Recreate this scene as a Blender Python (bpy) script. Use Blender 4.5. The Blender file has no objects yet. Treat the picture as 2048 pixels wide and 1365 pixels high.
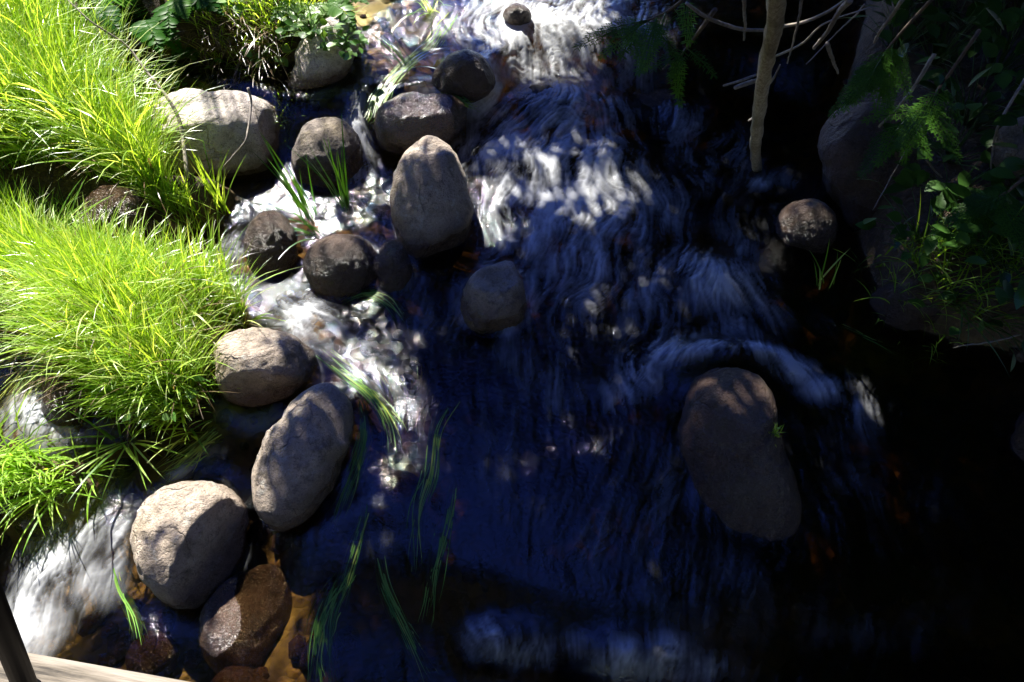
import bpy, bmesh, math, random
import numpy as np
from mathutils import Vector, Matrix
R = math.radians
rng = np.random.default_rng(7)
random.seed(7)
scene = bpy.context.scene
C = bpy.context.collection

# ------------------------------------------------------------------ camera, sky, sun, exposure
CAM = Vector((0.0, 0.0, 3.0)); PITCH = R(55); HFOV = R(70)
cam_d = bpy.data.cameras.new('camera'); cam = bpy.data.objects.new('camera', cam_d); C.objects.link(cam)
cam.location = CAM; cam.rotation_euler = (R(90) - PITCH, 0, 0)
cam_d.sensor_width = 36; cam_d.lens = 18 / math.tan(HFOV / 2); cam_d.clip_start = .02; cam_d.clip_end = 500
scene.camera = cam
SUN_AZ = R(-24); SUN_EL = R(45)            # ahead and a little to the left of the view: the grass is back-lit
SUN = Vector((math.sin(SUN_AZ) * math.cos(SUN_EL), math.cos(SUN_AZ) * math.cos(SUN_EL), math.sin(SUN_EL)))
world = bpy.data.worlds.new('World'); scene.world = world; world.use_nodes = True
wn = world.node_tree.nodes; wl = world.node_tree.links
sky = wn.new('ShaderNodeTexSky'); sky.sky_type = 'NISHITA'; sky.sun_disc = False
sky.sun_elevation = SUN_EL; sky.sun_rotation = SUN_AZ; sky.altitude = 300; sky.air_density = 1.0; sky.dust_density = 0.0; sky.ozone_density = 6.0
wn['Background'].inputs[1].default_value = 0.135
hsv = wn.new('ShaderNodeHueSaturation'); hsv.inputs['Saturation'].default_value = 1.2; hsv.inputs['Hue'].default_value = .533
wl.new(sky.outputs[0], hsv.inputs['Color']); wl.new(hsv.outputs[0], wn['Background'].inputs[0])
sl = bpy.data.lights.new('sun', 'SUN'); sl.energy = 5.0; sl.angle = R(0.53); sl.color = (1.0, .95, .86)
so = bpy.data.objects.new('sun', sl); C.objects.link(so); so.location = SUN * 30
so.rotation_euler = SUN.to_track_quat('Z', 'Y').to_euler()
scene.view_settings.view_transform = 'Standard'; scene.view_settings.look = 'None'
scene.view_settings.exposure = 2.0; scene.view_settings.gamma = 1.0
scene.cycles.use_denoising = True
scene.cycles.max_bounces = 8; scene.cycles.transparent_max_bounces = 24
scene.cycles.caustics_reflective = False; scene.cycles.caustics_refractive = False
scene.cycles.sample_clamp_indirect = 4

# ------------------------------------------------------------------ helpers
FPX = 1024 / math.tan(HFOV / 2)
cp, sp = math.cos(PITCH), math.sin(PITCH)
def ray(px, py):
    dx = (px - 1024) / FPX; dy = -(py - 682.5) / FPX
    # right = X ; up = (0, sin p, cos p) ; forward = (0, cos p, -sin p)
    return Vector((dx, cp + dy * sp, -sp + dy * cp))
def at(px, py, z=0.0):
    r = ray(px, py); t = (z - CAM.z) / r.z
    return CAM + r * t
def at_np(px, py, z=0.0):
    px = np.asarray(px, float); py = np.asarray(py, float)
    dx = (px - 1024) / FPX; dy = -(py - 682.5) / FPX
    ry = cp + dy * sp; rz = -sp + dy * cp
    t = (np.asarray(z) - CAM.z) / rz
    return dx * t, ry * t
def to_px(x, y, z):
    dz = z - CAM.z
    f = y * cp - dz * sp; u = y * sp + dz * cp
    return 1024 + FPX * x / f, 682.5 - FPX * u / f
def sm(a, b, x):
    t = np.clip((x - a) / (b - a), 0, 1); return t * t * (3 - 2 * t)
_tab = np.random.default_rng(3).random((64, 64, 64))
def vnoise(p):
    """value noise in 0..1 for an (N,3) array"""
    i = np.floor(p).astype(int); f = p - i; f = f * f * (3 - 2 * f); i &= 63; j = (i + 1) & 63
    x0, y0, z0 = i.T; x1, y1, z1 = j.T; fx, fy, fz = f.T; T = _tab
    a = T[x0, y0, z0] * (1 - fx) + T[x1, y0, z0] * fx; b = T[x0, y1, z0] * (1 - fx) + T[x1, y1, z0] * fx
    c = T[x0, y0, z1] * (1 - fx) + T[x1, y0, z1] * fx; d = T[x0, y1, z1] * (1 - fx) + T[x1, y1, z1] * fx
    return (a * (1 - fy) + b * fy) * (1 - fz) + (c * (1 - fy) + d * fy) * fz
def fbm(p, oct=4):
    s = 0; a = .5; n = 0
    for k in range(oct):
        s = s + a * vnoise(p * 2 ** k + 17.3 * k); n += a; a *= .5
    return s / n
def fbm2(x, y, oct=4, seed=0.0):
    return fbm(np.stack([x.ravel(), y.ravel(), np.full(x.size, seed)], 1), oct).reshape(x.shape)

def tag(o, label, cat, group=None, kind=None):
    if label: o['label'] = label
    if cat: o['category'] = cat
    if group: o['group'] = group
    if kind: o['kind'] = kind
    return o
def mesh_np(name, V, F, mat, parent=None, smooth=True, attrs=None):
    """V (N,3), F (M,3|4) arrays (or a list of such F arrays)"""
    Fs = F if isinstance(F, list) else [F]
    Fs = [f for f in Fs if len(f)]
    me = bpy.data.meshes.new(name)
    V = np.asarray(V, np.float32); me.vertices.add(len(V)); me.vertices.foreach_set('co', V.ravel())
    nl = sum(f.size for f in Fs); npol = sum(len(f) for f in Fs)
    me.loops.add(nl); me.polygons.add(npol)
    me.loops.foreach_set('vertex_index', np.concatenate([f.ravel() for f in Fs]).astype(np.int32))
    tot = np.concatenate([np.full(len(f), f.shape[1]) for f in Fs]).astype(np.int32)
    st = np.concatenate([[0], np.cumsum(tot)[:-1]]).astype(np.int32)
    me.polygons.foreach_set('loop_start', st); me.polygons.foreach_set('loop_total', tot)
    if smooth: me.polygons.foreach_set('use_smooth', np.ones(npol, bool))
    me.update(calc_edges=True)
    for k, a in (attrs or {}).items():
        a = np.asarray(a, np.float32)
        if a.ndim == 1:
            at_ = me.attributes.new(k, 'FLOAT', 'POINT'); at_.data.foreach_set('value', a)
        else:
            at_ = me.attributes.new(k, 'FLOAT_VECTOR', 'POINT'); at_.data.foreach_set('vector', a.ravel())
    me.materials.append(mat)
    o = bpy.data.objects.new(name, me); C.objects.link(o)
    if parent is not None: o.parent = parent
    return o
def empty(name, loc, label, cat, group=None):
    o = bpy.data.objects.new(name, None); o.empty_display_size = .1; C.objects.link(o); o.location = loc
    return tag(o, label, cat, group)
def child(name, V, F, mat, root, **kw):
    """a mesh given in world coordinates, parented to an empty or to a mesh part"""
    off = np.array(world_loc(root)); o = mesh_np(name, np.asarray(V) - off, F, mat, root, **kw); return o
def world_loc(o):
    l = Vector(o.location); p = o.parent
    while p is not None: l = l + Vector(p.location); p = p.parent
    return l
def tube(pts, rad, n=8, cap=True, wob=0.0, seed=0):
    P = np.array([list(p) for p in pts], float); rad = np.asarray(rad, float)
    rr = np.random.default_rng(seed)
    T = np.gradient(P, axis=0); T /= np.linalg.norm(T, axis=1)[:, None] + 1e-9
    ref = np.array([0.31, .2, .93]); V = []
    for i in range(len(P)):
        a = np.cross(T[i], ref); a /= np.linalg.norm(a) + 1e-9; b = np.cross(T[i], a)
        ang = np.linspace(0, 2 * np.pi, n, endpoint=False)
        r = rad[i] * (1 + wob * (rr.random(n) - .5))
        V.append(P[i] + (np.cos(ang) * r)[:, None] * a + (np.sin(ang) * r)[:, None] * b)
    V = np.concatenate(V); F = []
    for i in range(len(P) - 1):
        for k in range(n):
            F.append((i * n + k, i * n + (k + 1) % n, (i + 1) * n + (k + 1) % n, (i + 1) * n + k))
    Fq = np.array(F); Ft = []
    if cap:
        V = np.vstack([V, P[:1], P[-1:]]); a = len(V) - 2; b = a + 1; m = (len(P) - 1) * n
        for k in range(n): Ft += [(a, (k + 1) % n, k), (b, m + k, m + (k + 1) % n)]
    return V, [Fq, np.array(Ft)] if cap else [Fq]
def smooth_path(pts, n=24):
    P = np.array([list(p) for p in pts], float); m = len(P)
    if m < 3: return P[0] + (P[-1] - P[0]) * np.linspace(0, 1, n)[:, None]
    Q = np.vstack([2 * P[0] - P[1], P, 2 * P[-1] - P[-2]]); out = []
    for t in np.linspace(0, m - 1 - 1e-6, n):
        i = int(t); f = t - i; a, b, c, d = Q[i:i + 4]
        out.append(.5 * (2 * b + (c - a) * f + (2 * a - 5 * b + 4 * c - d) * f * f + (3 * b - a - 3 * c + d) * f ** 3))
    return np.array(out)
class Acc:
    """joins pieces of one part"""
    def __init__(s): s.V = []; s.Q = []; s.T = []; s.n = 0; s.A = []
    def add(s, V, F, a=None):
        for f in (F if isinstance(F, list) else [F]):
            if len(f): (s.Q if f.shape[1] == 4 else s.T).append(f + s.n)
        s.V.append(V); s.n += len(V); s.A.append(np.full(len(V), .5 if a is None else a))
    def faces(s): return [np.concatenate(x) for x in (s.Q, s.T) if x]
    def verts(s): return np.concatenate(s.V)
    def make(s, name, mat, root, **kw):
        return child(name, s.verts(), s.faces(), mat, root, attrs={'tint': np.concatenate(s.A)}, **kw)

# ------------------------------------------------------------------ materials
def new_mat(name):
    m = bpy.data.materials.new(name); m.use_nodes = True
    nt = m.node_tree; nt.nodes.clear(); out = nt.nodes.new('ShaderNodeOutputMaterial')
    return m, nt, out
class N:
    def __init__(s, nt): s.nt = nt
    def __call__(s, typ, ins=None, **props):
        n = s.nt.nodes.new('ShaderNode' + typ)
        for k, v in props.items(): setattr(n, k, v)
        for k, v in (ins or {}).items():
            if isinstance(v, bpy.types.NodeSocket): s.nt.links.new(v, n.inputs[k])
            else: n.inputs[k].default_value = v
        return n
    def noise(s, vec, scale, detail=4, rough=.6):
        return s('TexNoise', {'Vector': vec, 'Scale': scale, 'Detail': detail, 'Roughness': rough}).outputs[0]
    def ramp(s, fac, stops):
        r = s('ValToRGB', {0: fac}); cr = r.color_ramp
        while len(cr.elements) < len(stops): cr.elements.new(.5)
        for e, (p, c) in zip(cr.elements, stops):
            e.position = p; e.color = (*c, 1) if len(c) == 3 else c
        return r.outputs[0]
    def math(s, op, a, b=0.0, clamp=False):
        n = s('Math', {0: a, 1: b}, operation=op); n.use_clamp = clamp; return n.outputs[0]
    def mix(s, f, a, b, blend='MIX'):
        n = s('Mix', {0: f}, data_type='RGBA', blend_type=blend)
        for i, v in ((6, a), (7, b)):
            if isinstance(v, bpy.types.NodeSocket): s.nt.links.new(v, n.inputs[i])
            else: n.inputs[i].default_value = (*v, 1) if len(v) == 3 else v
        return n.outputs[2]
    def attr(s, name, out=2): return s('Attribute', attribute_name=name).outputs[out]

def rock_mat(name, c0, c1, dark, wetline=0.115, wet=0.0, brown=(.11, .05, .02), spec=.5, bump=1.0):
    m, nt, out = new_mat(name); n = N(nt)
    g = n('NewGeometry').outputs['Position']
    big = n.noise(g, 5.5, 5, .65); mid = n.noise(g, 22, 6, .7); fine = n.noise(g, 170, 3, .7)
    col = n.mix(n.ramp(big, [(.3, (0, 0, 0)), (.68, (1, 1, 1))]), c0, c1)
    col = n.mix(n.ramp(mid, [(.47, (0, 0, 0)), (.66, (.8, .8, .8))]), col, dark)
    blot = n.noise(g, 11, 6, .75); col = n.mix(n.ramp(blot, [(.54, (0, 0, 0)), (.66, (.7, .7, .7))]), col, tuple(k * .45 for k in c0))
    pal = n.noise(n('VectorMath', {0: g, 1: (7.7, 3.1, 5.2)}).outputs[0], 16, 5, .7); col = n.mix(n.ramp(pal, [(.56, (0, 0, 0)), (.68, (.6, .6, .6))]), col, tuple(min(.62, k * 1.45) for k in c1))
    sp_ = n('TexVoronoi', {'Vector': g, 'Scale': 210}).outputs['Color']
    col = n.mix(.16, col, n.ramp(sp_, [(.2, (.1, .09, .09)), (.55, (.34, .3, .27)), (.9, (.55, .5, .46))]))
    pit = n.noise(g, 95, 4, .75); col = n.mix(n.ramp(pit, [(.55, (0, 0, 0)), (.66, (.6, .6, .6))]), col, (.06, .05, .042))
    col = n.mix(n.ramp(fine, [(.6, (0, 0, 0)), (.7, (.6, .6, .6))]), col, (.05, .045, .045))
    wv = n('VectorMath', {0: g, 1: n('VectorMath', {0: n('TexNoise', {'Vector': g, 'Scale': 6, 'Detail': 4}).outputs[1], 1: (.16, .16, .16)}, operation='MULTIPLY').outputs[0]}).outputs[0]
    ck = n('TexVoronoi', {'Vector': wv, 'Scale': 4.2}, feature='DISTANCE_TO_EDGE').outputs['Distance']
    crack = n.math('MULTIPLY', n.ramp(ck, [(.0, (1, 1, 1)), (.022, (0, 0, 0))]), n.ramp(n.noise(g, 3.1, 2), [(.5, (0, 0, 0)), (.62, (1, 1, 1))]))
    col = n.mix(n.math('MULTIPLY', crack, .4), col, (.03, .024, .02))
    alg = n.noise(g, 4.3, 5, .7); col = n.mix(n.ramp(alg, [(.52, (0, 0, 0)), (.68, (.5, .5, .5))]), col, (.13, .10, .035))
    # wet skin near the local waterline (attribute: height above the water)
    h = n.attr('above'); hw = n.math('ADD', h, n.math('MULTIPLY', n.math('SUBTRACT', n.noise(g, 9, 4), .5), .09))
    w = n.ramp(n.math('DIVIDE', hw, max(wetline, .001) * 2.2), [(.25, (1, 1, 1)), (.75, (wet, wet, wet))])
    wcol = n.mix(.45, n.mix(1.0, col, (.40, .34, .30), 'MULTIPLY'), tuple(k * .45 for k in brown))
    col = n.mix(w, col, wcol)
    rough = n('MapRange', {0: w, 1: 0., 2: 1., 3: .85, 4: .16}).outputs[0]
    bmp = n('Bump', {'Strength': bump, 'Distance': .03, 'Height': n.math('ADD', n.math('MULTIPLY', mid, 1.0), n.math('ADD', n.math('MULTIPLY', fine, .25), n.math('SUBTRACT', n.math('MULTIPLY', n.noise(g, 65, 4, .7), .6), n.math('MULTIPLY', crack, .35))))})
    b = n('BsdfPrincipled', {'Base Color': col, 'Roughness': rough, 'Normal': bmp.outputs[0], 'Specular IOR Level': spec})
    nt.links.new(b.outputs[0], out.inputs[0]); return m
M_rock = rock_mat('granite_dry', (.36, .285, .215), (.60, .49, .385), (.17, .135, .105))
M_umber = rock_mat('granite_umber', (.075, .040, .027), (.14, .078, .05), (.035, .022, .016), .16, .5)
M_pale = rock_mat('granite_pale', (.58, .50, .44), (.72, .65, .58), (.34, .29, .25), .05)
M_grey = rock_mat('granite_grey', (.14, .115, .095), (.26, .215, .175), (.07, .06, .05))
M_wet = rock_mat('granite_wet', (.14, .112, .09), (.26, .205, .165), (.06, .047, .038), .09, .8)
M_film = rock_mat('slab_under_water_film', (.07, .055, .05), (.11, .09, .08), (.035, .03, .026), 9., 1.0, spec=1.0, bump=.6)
M_brown = rock_mat('stone_brown_wet', (.10, .05, .022), (.17, .085, .035), (.04, .024, .014), .1, .9)

def leaf_mat(name, cols, trans=.5, gloss=.08, sat=1.0):
    m, nt, out = new_mat(name); n = N(nt)
    t = n.attr('tint'); g = n('NewGeometry').outputs['Position']
    t = n.math('ADD', t, n.math('MULTIPLY', n.math('SUBTRACT', n.noise(g, 14, 3), .5), .35), True)
    col = n.ramp(t, [(i / (len(cols) - 1), c) for i, c in enumerate(cols)])
    d = n('BsdfDiffuse', {0: col}); tcol = n.mix(1.0, col, (1.45, 1.3, .5), 'MULTIPLY'); tr = n('BsdfTranslucent', {0: tcol})
    s1 = n('MixShader', {0: trans, 1: d.outputs[0], 2: tr.outputs[0]})
    gl = n('BsdfGlossy', {'Color': (1, 1, 1, 1), 'Roughness': .32})
    fr = n('Fresnel', {0: 1.4}); s2 = n('MixShader', {0: n.math('MULTIPLY', fr.outputs[0], gloss * 10, True), 1: s1.outputs[0], 2: gl.outputs[0]})
    nt.links.new(s2.outputs[0], out.inputs[0]); return m
M_grass = leaf_mat('grass', [(.10, .24, .025), (.26, .46, .045), (.42, .62, .09), (.62, .70, .26)], .6, .005)
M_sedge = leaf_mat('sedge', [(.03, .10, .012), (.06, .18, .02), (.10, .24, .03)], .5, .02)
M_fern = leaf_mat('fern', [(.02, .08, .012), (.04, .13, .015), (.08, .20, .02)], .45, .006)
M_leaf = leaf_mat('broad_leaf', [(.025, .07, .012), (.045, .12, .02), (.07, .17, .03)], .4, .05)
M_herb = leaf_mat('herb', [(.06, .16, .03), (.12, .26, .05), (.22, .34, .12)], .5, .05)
M_cedar = leaf_mat('cedar', [(.03, .09, .015), (.06, .16, .02), (.10, .24, .03)], .35, .03)
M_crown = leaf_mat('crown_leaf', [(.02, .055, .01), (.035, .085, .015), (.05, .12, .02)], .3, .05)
M_weed = leaf_mat('water_weed', [(.09, .24, .05), (.22, .42, .08), (.46, .52, .10)], .4, .003)
M_straw = leaf_mat('straw', [(.06, .038, .02), (.13, .085, .045), (.26, .19, .11)], .3, .004)

def bark_mat(name, a, b, rough=.85, scale=60):
    m, nt, out = new_mat(name); n = N(nt); g = n('NewGeometry').outputs['Position']
    mp = n('Mapping', {0: g, 3: (1, 1, .18)}).outputs[0]
    k = n.noise(mp, scale, 6, .7); big = n.noise(g, 7, 3)
    col = n.mix(n.ramp(k, [(.35, (0, 0, 0)), (.65, (1, 1, 1))]), a, b)
    col = n.mix(n.ramp(big, [(.45, (0, 0, 0)), (.62, (.6, .6, .6))]), col, (a[0] * .7, a[1] * .75, a[2] * .6))
    bm = n('Bump', {'Strength': .8, 'Distance': .006, 'Height': k})
    bs = n('BsdfPrincipled', {'Base Color': col, 'Roughness': rough, 'Normal': bm.outputs[0]})
    nt.links.new(bs.outputs[0], out.inputs[0]); return m
M_bark = bark_mat('dead_bark', (.24, .18, .11), (.62, .53, .38), scale=90)
M_twig = bark_mat('dead_twig', (.22, .18, .15), (.42, .37, .32))
M_darkbark = bark_mat('bark_dark', (.06, .045, .03), (.14, .10, .07))

def ground_mat():
    m, nt, out = new_mat('soil_and_streambed'); n = N(nt); g = n('NewGeometry').outputs['Position']
    v = n('TexVoronoi', {'Vector': n.mix(.06, g, n('TexNoise', {'Vector': g, 'Scale': 9}).outputs[1]), 'Scale': 13})
    peb = n.ramp(n('SeparateColor', {0: v.outputs['Color']}).outputs[0], [(0, (.07, .042, .02)), (.35, (.18, .10, .035)), (.7, (.30, .19, .07)), (1, (.15, .11, .075))])
    peb = n.mix(n.ramp(v.outputs['Distance'], [(.35, (0, 0, 0)), (.6, (.8, .8, .8))]), peb, (.025, .016, .01))
    peb = n.mix(n.ramp(n.noise(g, 3.2, 4), [(.4, (0, 0, 0)), (.6, (.8, .8, .8))]), peb, (.28, .21, .05))
    soil = n.ramp(n.noise(g, 30, 6, .7), [(.3, (.025, .017, .01)), (.55, (.07, .045, .025)), (.75, (.15, .10, .06))])
    w = n.attr('wetbed'); col = n.mix(w, soil, peb)
    bm = n('Bump', {'Strength': .9, 'Distance': .03, 'Height': n.mix(w, n.noise(g, 45, 5), n.ramp(v.outputs['Distance'], [(.0, (1, 1, 1)), (.6, (0, 0, 0))]))})
    b = n('BsdfPrincipled', {'Base Color': col, 'Roughness': .8, 'Normal': bm.outputs[0]})
    nt.links.new(b.outputs[0], out.inputs[0]); return m
M_ground = ground_mat()

def water_mat():
    m, nt, out = new_mat('stream_water'); n = N(nt); g = n('NewGeometry').outputs['Position']
    dep = n.attr('depth'); foam = n.attr('foam'); turb = n.attr('turb')
    # tea-coloured absorption over the depth of water
    def ab(k): return n.math('POWER', math.e, n.math('MULTIPLY', dep, -k))
    tcol = n('CombineColor', {0: ab(4.6), 1: ab(5.8), 2: ab(8.0)}).outputs[0]
    rip = n.math('ADD', n.math('MULTIPLY', n.noise(g, 55, 3, .6), 1.0), n.math('MULTIPLY', n.noise(g, 170, 2, .6), .45))
    h = n.math('MULTIPLY', rip, .6)
    bs = n('MapRange', {0: turb, 1: 0., 2: 1., 3: .26, 4: .62}).outputs[0]
    bm = n('Bump', {'Strength': bs, 'Distance': .012, 'Height': h}).outputs[0]
    tr = n('BsdfTransparent', {0: tcol}); gl = n('BsdfGlossy', {'Color': (1, 1, 1, 1), 'Roughness': .045, 'Normal': bm})
    fr = n('Fresnel', {0: 1.39, 'Normal': bm}).outputs[0]
    w = n('MixShader', {0: fr, 1: tr.outputs[0], 2: gl.outputs[0]})
    fd = n('BsdfDiffuse', {0: (.80, .83, .86, 1)}); ft = n('BsdfTranslucent', {0: (.75, .8, .85, 1)})
    f = n('MixShader', {0: .35, 1: fd.outputs[0], 2: ft.outputs[0]})
    mx = n('MixShader', {0: foam, 1: w.outputs[0], 2: f.outputs[0]})
    nt.links.new(mx.outputs[0], out.inputs[0]); return m
M_water = water_mat()

# ------------------------------------------------------------------ boulder outlines (needed by the flow field too)
# name, label, outline in the photograph's pixels, height of its middle above the water, depth factor, material, facets
BOULDERS = [
 ('boulder', 'large pale flat-topped boulder against the grassy bank below the ferns', [(305,205),(345,183),(420,185),(500,192),(545,212),(572,255),(578,300),(560,335),(480,345),(380,340),(330,325),(308,270)], .14, .75, 'pale', [((0,0,1),.62)]),
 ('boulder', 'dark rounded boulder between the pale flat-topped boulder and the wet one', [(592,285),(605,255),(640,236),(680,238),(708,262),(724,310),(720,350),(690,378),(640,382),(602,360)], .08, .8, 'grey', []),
 ('boulder', 'wet boulder with water shining over its flat top above the egg-shaped boulder', [(756,215),(785,196),(850,190),(910,196),(934,214),(930,250),(905,275),(850,292),(790,300),(758,285)], .06, .7, 'film', [((0,0,1),.55)]),
 ('boulder', 'tall egg-shaped boulder with sun flecks, its pointed end upstream', [(785,370),(800,325),(830,288),(860,272),(893,284),(920,325),(936,380),(938,440),(925,490),(895,522),(850,528),(815,505),(795,460),(784,415)], .16, .7, 'rock', []),
 ('boulder', 'low wet brown boulder left of the egg-shaped boulder', [(612,505),(640,478),(690,470),(735,482),(756,515),(752,560),(715,588),(660,590),(622,565)], .04, .7, 'wet', []),
 ('boulder', 'small narrow wet stone tucked between the egg-shaped boulder and the low brown one', [(760,500),(778,478),(800,482),(814,515),(816,560),(800,588),(772,590),(758,555)], .03, .7, 'wet', []),
 ('boulder', 'small wet boulder with a bent grass blade over it beside the left rapids', [(492,470),(515,430),(550,422),(580,445),(592,490),(585,535),(555,556),(515,545),(495,515)], .05, .7, 'wet', []),
 ('boulder', 'angular grey boulder standing alone in mid stream', [(932,575),(948,548),(985,530),(1025,522),(1034,545),(1048,590),(1045,630),(1015,660),(970,664),(938,645)], .1, .7, 'rock', [((0,0,1),.6),((-.5,-.5,.5),.75)]),
 ('boulder', 'sunlit tan boulder with a shaded front at the tip of the grass island', [(430,690),(445,670),(490,660),(550,664),(600,680),(634,712),(625,745),(590,772),(540,795),(480,802),(448,785),(434,735)], .11, .8, 'rock', [((.1,-.75,.1),.62),((0,.3,1),.7)]),
 ('boulder', 'long oval sun-dappled boulder lying slantwise below the tan boulder', [(640,762),(672,772),(705,810),(704,855),(680,920),(645,985),(605,1030),(560,1042),(520,1015),(507,960),(520,905),(565,840),(600,790)], .12, .75, 'rock', []),
 ('boulder', 'big round tan boulder with a ridge beside the white left chute', [(265,1060),(285,1010),(330,975),(390,962),(450,972),(488,1005),(495,1060),(480,1120),(445,1165),(395,1192),(345,1195),(300,1165),(272,1115)], .13, .8, 'rock', [((.75,-.35,.25),.50),((-.2,.1,1),.72)]),
 ('boulder', 'flat submerged slab under a shining film below the big round boulder', [(380,1210),(420,1150),(480,1115),(545,1112),(568,1170),(575,1240),(545,1300),(480,1335),(410,1320),(380,1270)], .018, .6, 'film', [((.0,.3,1),.4)]),
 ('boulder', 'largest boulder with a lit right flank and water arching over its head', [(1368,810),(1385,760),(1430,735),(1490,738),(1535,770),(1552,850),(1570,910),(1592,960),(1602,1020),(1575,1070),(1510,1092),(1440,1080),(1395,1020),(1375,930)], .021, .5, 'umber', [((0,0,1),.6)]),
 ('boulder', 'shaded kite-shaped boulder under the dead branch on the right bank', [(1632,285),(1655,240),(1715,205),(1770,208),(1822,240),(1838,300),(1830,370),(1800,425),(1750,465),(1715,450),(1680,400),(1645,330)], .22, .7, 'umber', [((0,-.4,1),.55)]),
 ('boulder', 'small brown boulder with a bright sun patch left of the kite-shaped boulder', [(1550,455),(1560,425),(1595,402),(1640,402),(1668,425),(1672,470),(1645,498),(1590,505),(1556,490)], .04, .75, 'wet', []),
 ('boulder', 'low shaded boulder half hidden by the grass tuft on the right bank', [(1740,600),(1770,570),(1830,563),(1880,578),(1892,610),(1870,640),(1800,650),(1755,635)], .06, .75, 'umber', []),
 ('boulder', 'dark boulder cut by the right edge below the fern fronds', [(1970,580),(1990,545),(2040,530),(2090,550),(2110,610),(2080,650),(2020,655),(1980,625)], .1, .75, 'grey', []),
 ('boulder', 'dark pointed wet boulder parting the water at the top of the cascade', [(862,160),(885,125),(915,102),(950,105),(980,130),(992,165),(960,190),(900,192)], .08, .8, 'wet', []),
 ('boulder', 'dark ledge stone in the cascade under a thin spout', [(1035,185),(1045,150),(1085,142),(1130,150),(1150,178),(1130,205),(1070,208)], .0, .8, 'wet', []),
 ('boulder', 'long black ledge stone at the right end of the cascade', [(1205,180),(1230,158),(1300,160),(1370,165),(1400,190),(1370,215),(1280,220),(1225,208)], .01, .8, 'wet', [((0,0,1),.5)]),
 ('boulder', 'bleached pale rock overhung with ferns at the top left waterline', [(575,185),(590,130),(620,70),(660,32),(700,30),(716,65),(705,120),(680,165),(640,198),(595,205)], .05, .7, 'pale', []),
 ('boulder', 'small dark stone breaking the bright water at the top edge', [(1005,30),(1020,12),(1045,10),(1062,25),(1060,42),(1030,48)], .05, .8, 'wet', []),
 ('boulder', 'brown earthy rock in the hollow below the upper grass', [(170,400),(205,370),(260,380),(300,430),(310,490),(270,520),(200,510),(168,460)], .22, .8, 'brown', []),
 ('boulder', 'reddish wet stone beside the left water weed', [(85,800),(95,765),(135,750),(170,770),(180,815),(150,845),(105,840)], .03, .8, 'brown', []),
 ('boulder', 'wet stone under the foam at the left edge above the lower grass fringe', [(-25,900),(0,865),(60,868),(110,890),(115,925),(70,950),(0,948)], .0, .7, 'brown', []),
 ('boulder', 'reddish brown stone beneath the lower grass fringe', [(150,960),(170,930),(210,930),(225,965),(210,1005),(170,1010)], .0, .8, 'brown', []),
 ('boulder', 'dark stone sunk in the left chute', [(10,1035),(40,1012),(100,1010),(125,1035),(100,1060),(40,1062)], .0, .7, 'wet', []),
 ('boulder', 'submerged red-brown stone near the bridge plank', [(235,1320),(255,1270),(300,1255),(340,1280),(335,1330),(290,1350)], -.01, .7, 'brown', []),
 ('boulder', 'submerged red-brown stone at the bottom edge under the slab', [(400,1360),(430,1330),(500,1335),(540,1360),(500,1400),(430,1400)], -.015, .7, 'brown', []),
 ('boulder', 'dark red stone deep in the pool right of the long oval boulder', [(755,960),(775,935),(815,932),(840,955),(830,985),(785,990)], -.05, .7, 'brown', []),
 ('boulder', 'round submerged stone raising a small hump right of the big round boulder', [(715,1040),(740,1000),(790,985),(830,1010),(840,1060),(800,1085),(745,1080)], -.02, .7, 'wet', []),
 ('boulder', 'submerged pale stone glimmering at the lower right', [(1700,1130),(1730,1080),(1790,1080),(1820,1130),(1800,1190),(1740,1200)], -.04, .6, 'wet', []),
 ('boulder', 'rusty stone at the right edge of the dark water', [(2030,860),(2050,820),(2090,820),(2110,880),(2080,930),(2045,920)], .03, .8, 'brown', []),
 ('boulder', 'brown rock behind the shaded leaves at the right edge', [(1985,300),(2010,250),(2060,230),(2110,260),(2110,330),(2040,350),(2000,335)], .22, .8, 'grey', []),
]

# ------------------------------------------------------------------ banks: polygons at the water's edge
def poly_world(px): return np.array([at(x, y, 0.0)[:2] for x, y in px])
BANKS = [poly_world(p) for p in (
 [(-900,-200),(690,-260),(705,0),(712,80),(690,175),(590,205),(500,188),(340,195),(315,320),(370,385),(500,395),(440,460),(340,490),(200,470),(-900,520)],
 [(-900,440),(0,470),(200,505),(350,530),(470,560),(520,620),(470,650),(425,700),(432,790),(390,850),(270,850),(140,780),(120,700),(0,670),(-900,700)],
 [(-600,900),(0,895),(90,890),(200,930),(210,975),(110,1005),(0,1000),(-600,1000)],
 [(1470,-260),(1570,-60),(1690,80),(1660,220),(1645,330),(1700,470),(1750,650),(1900,700),(2300,760),(3200,700),(3200,-260)])]
def sdf(x, y, poly):
    d = np.full(x.shape, 1e9); ins = np.zeros(x.shape, bool)
    for i in range(len(poly)):
        a = poly[i]; b = poly[(i + 1) % len(poly)]; e = b - a
        t = np.clip(((x - a[0]) * e[0] + (y - a[1]) * e[1]) / (e @ e), 0, 1)
        d = np.minimum(d, np.hypot(x - a[0] - t * e[0], y - a[1] - t * e[1]))
        c = ((a[1] > y) != (b[1] > y)) & (x < (b[0] - a[0]) * (y - a[1]) / (b[1] - a[1] + 1e-12) + a[0]); ins ^= c
    return np.where(ins, d, -d)
BANK_H = [.34, .20, .08, .38]
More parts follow.
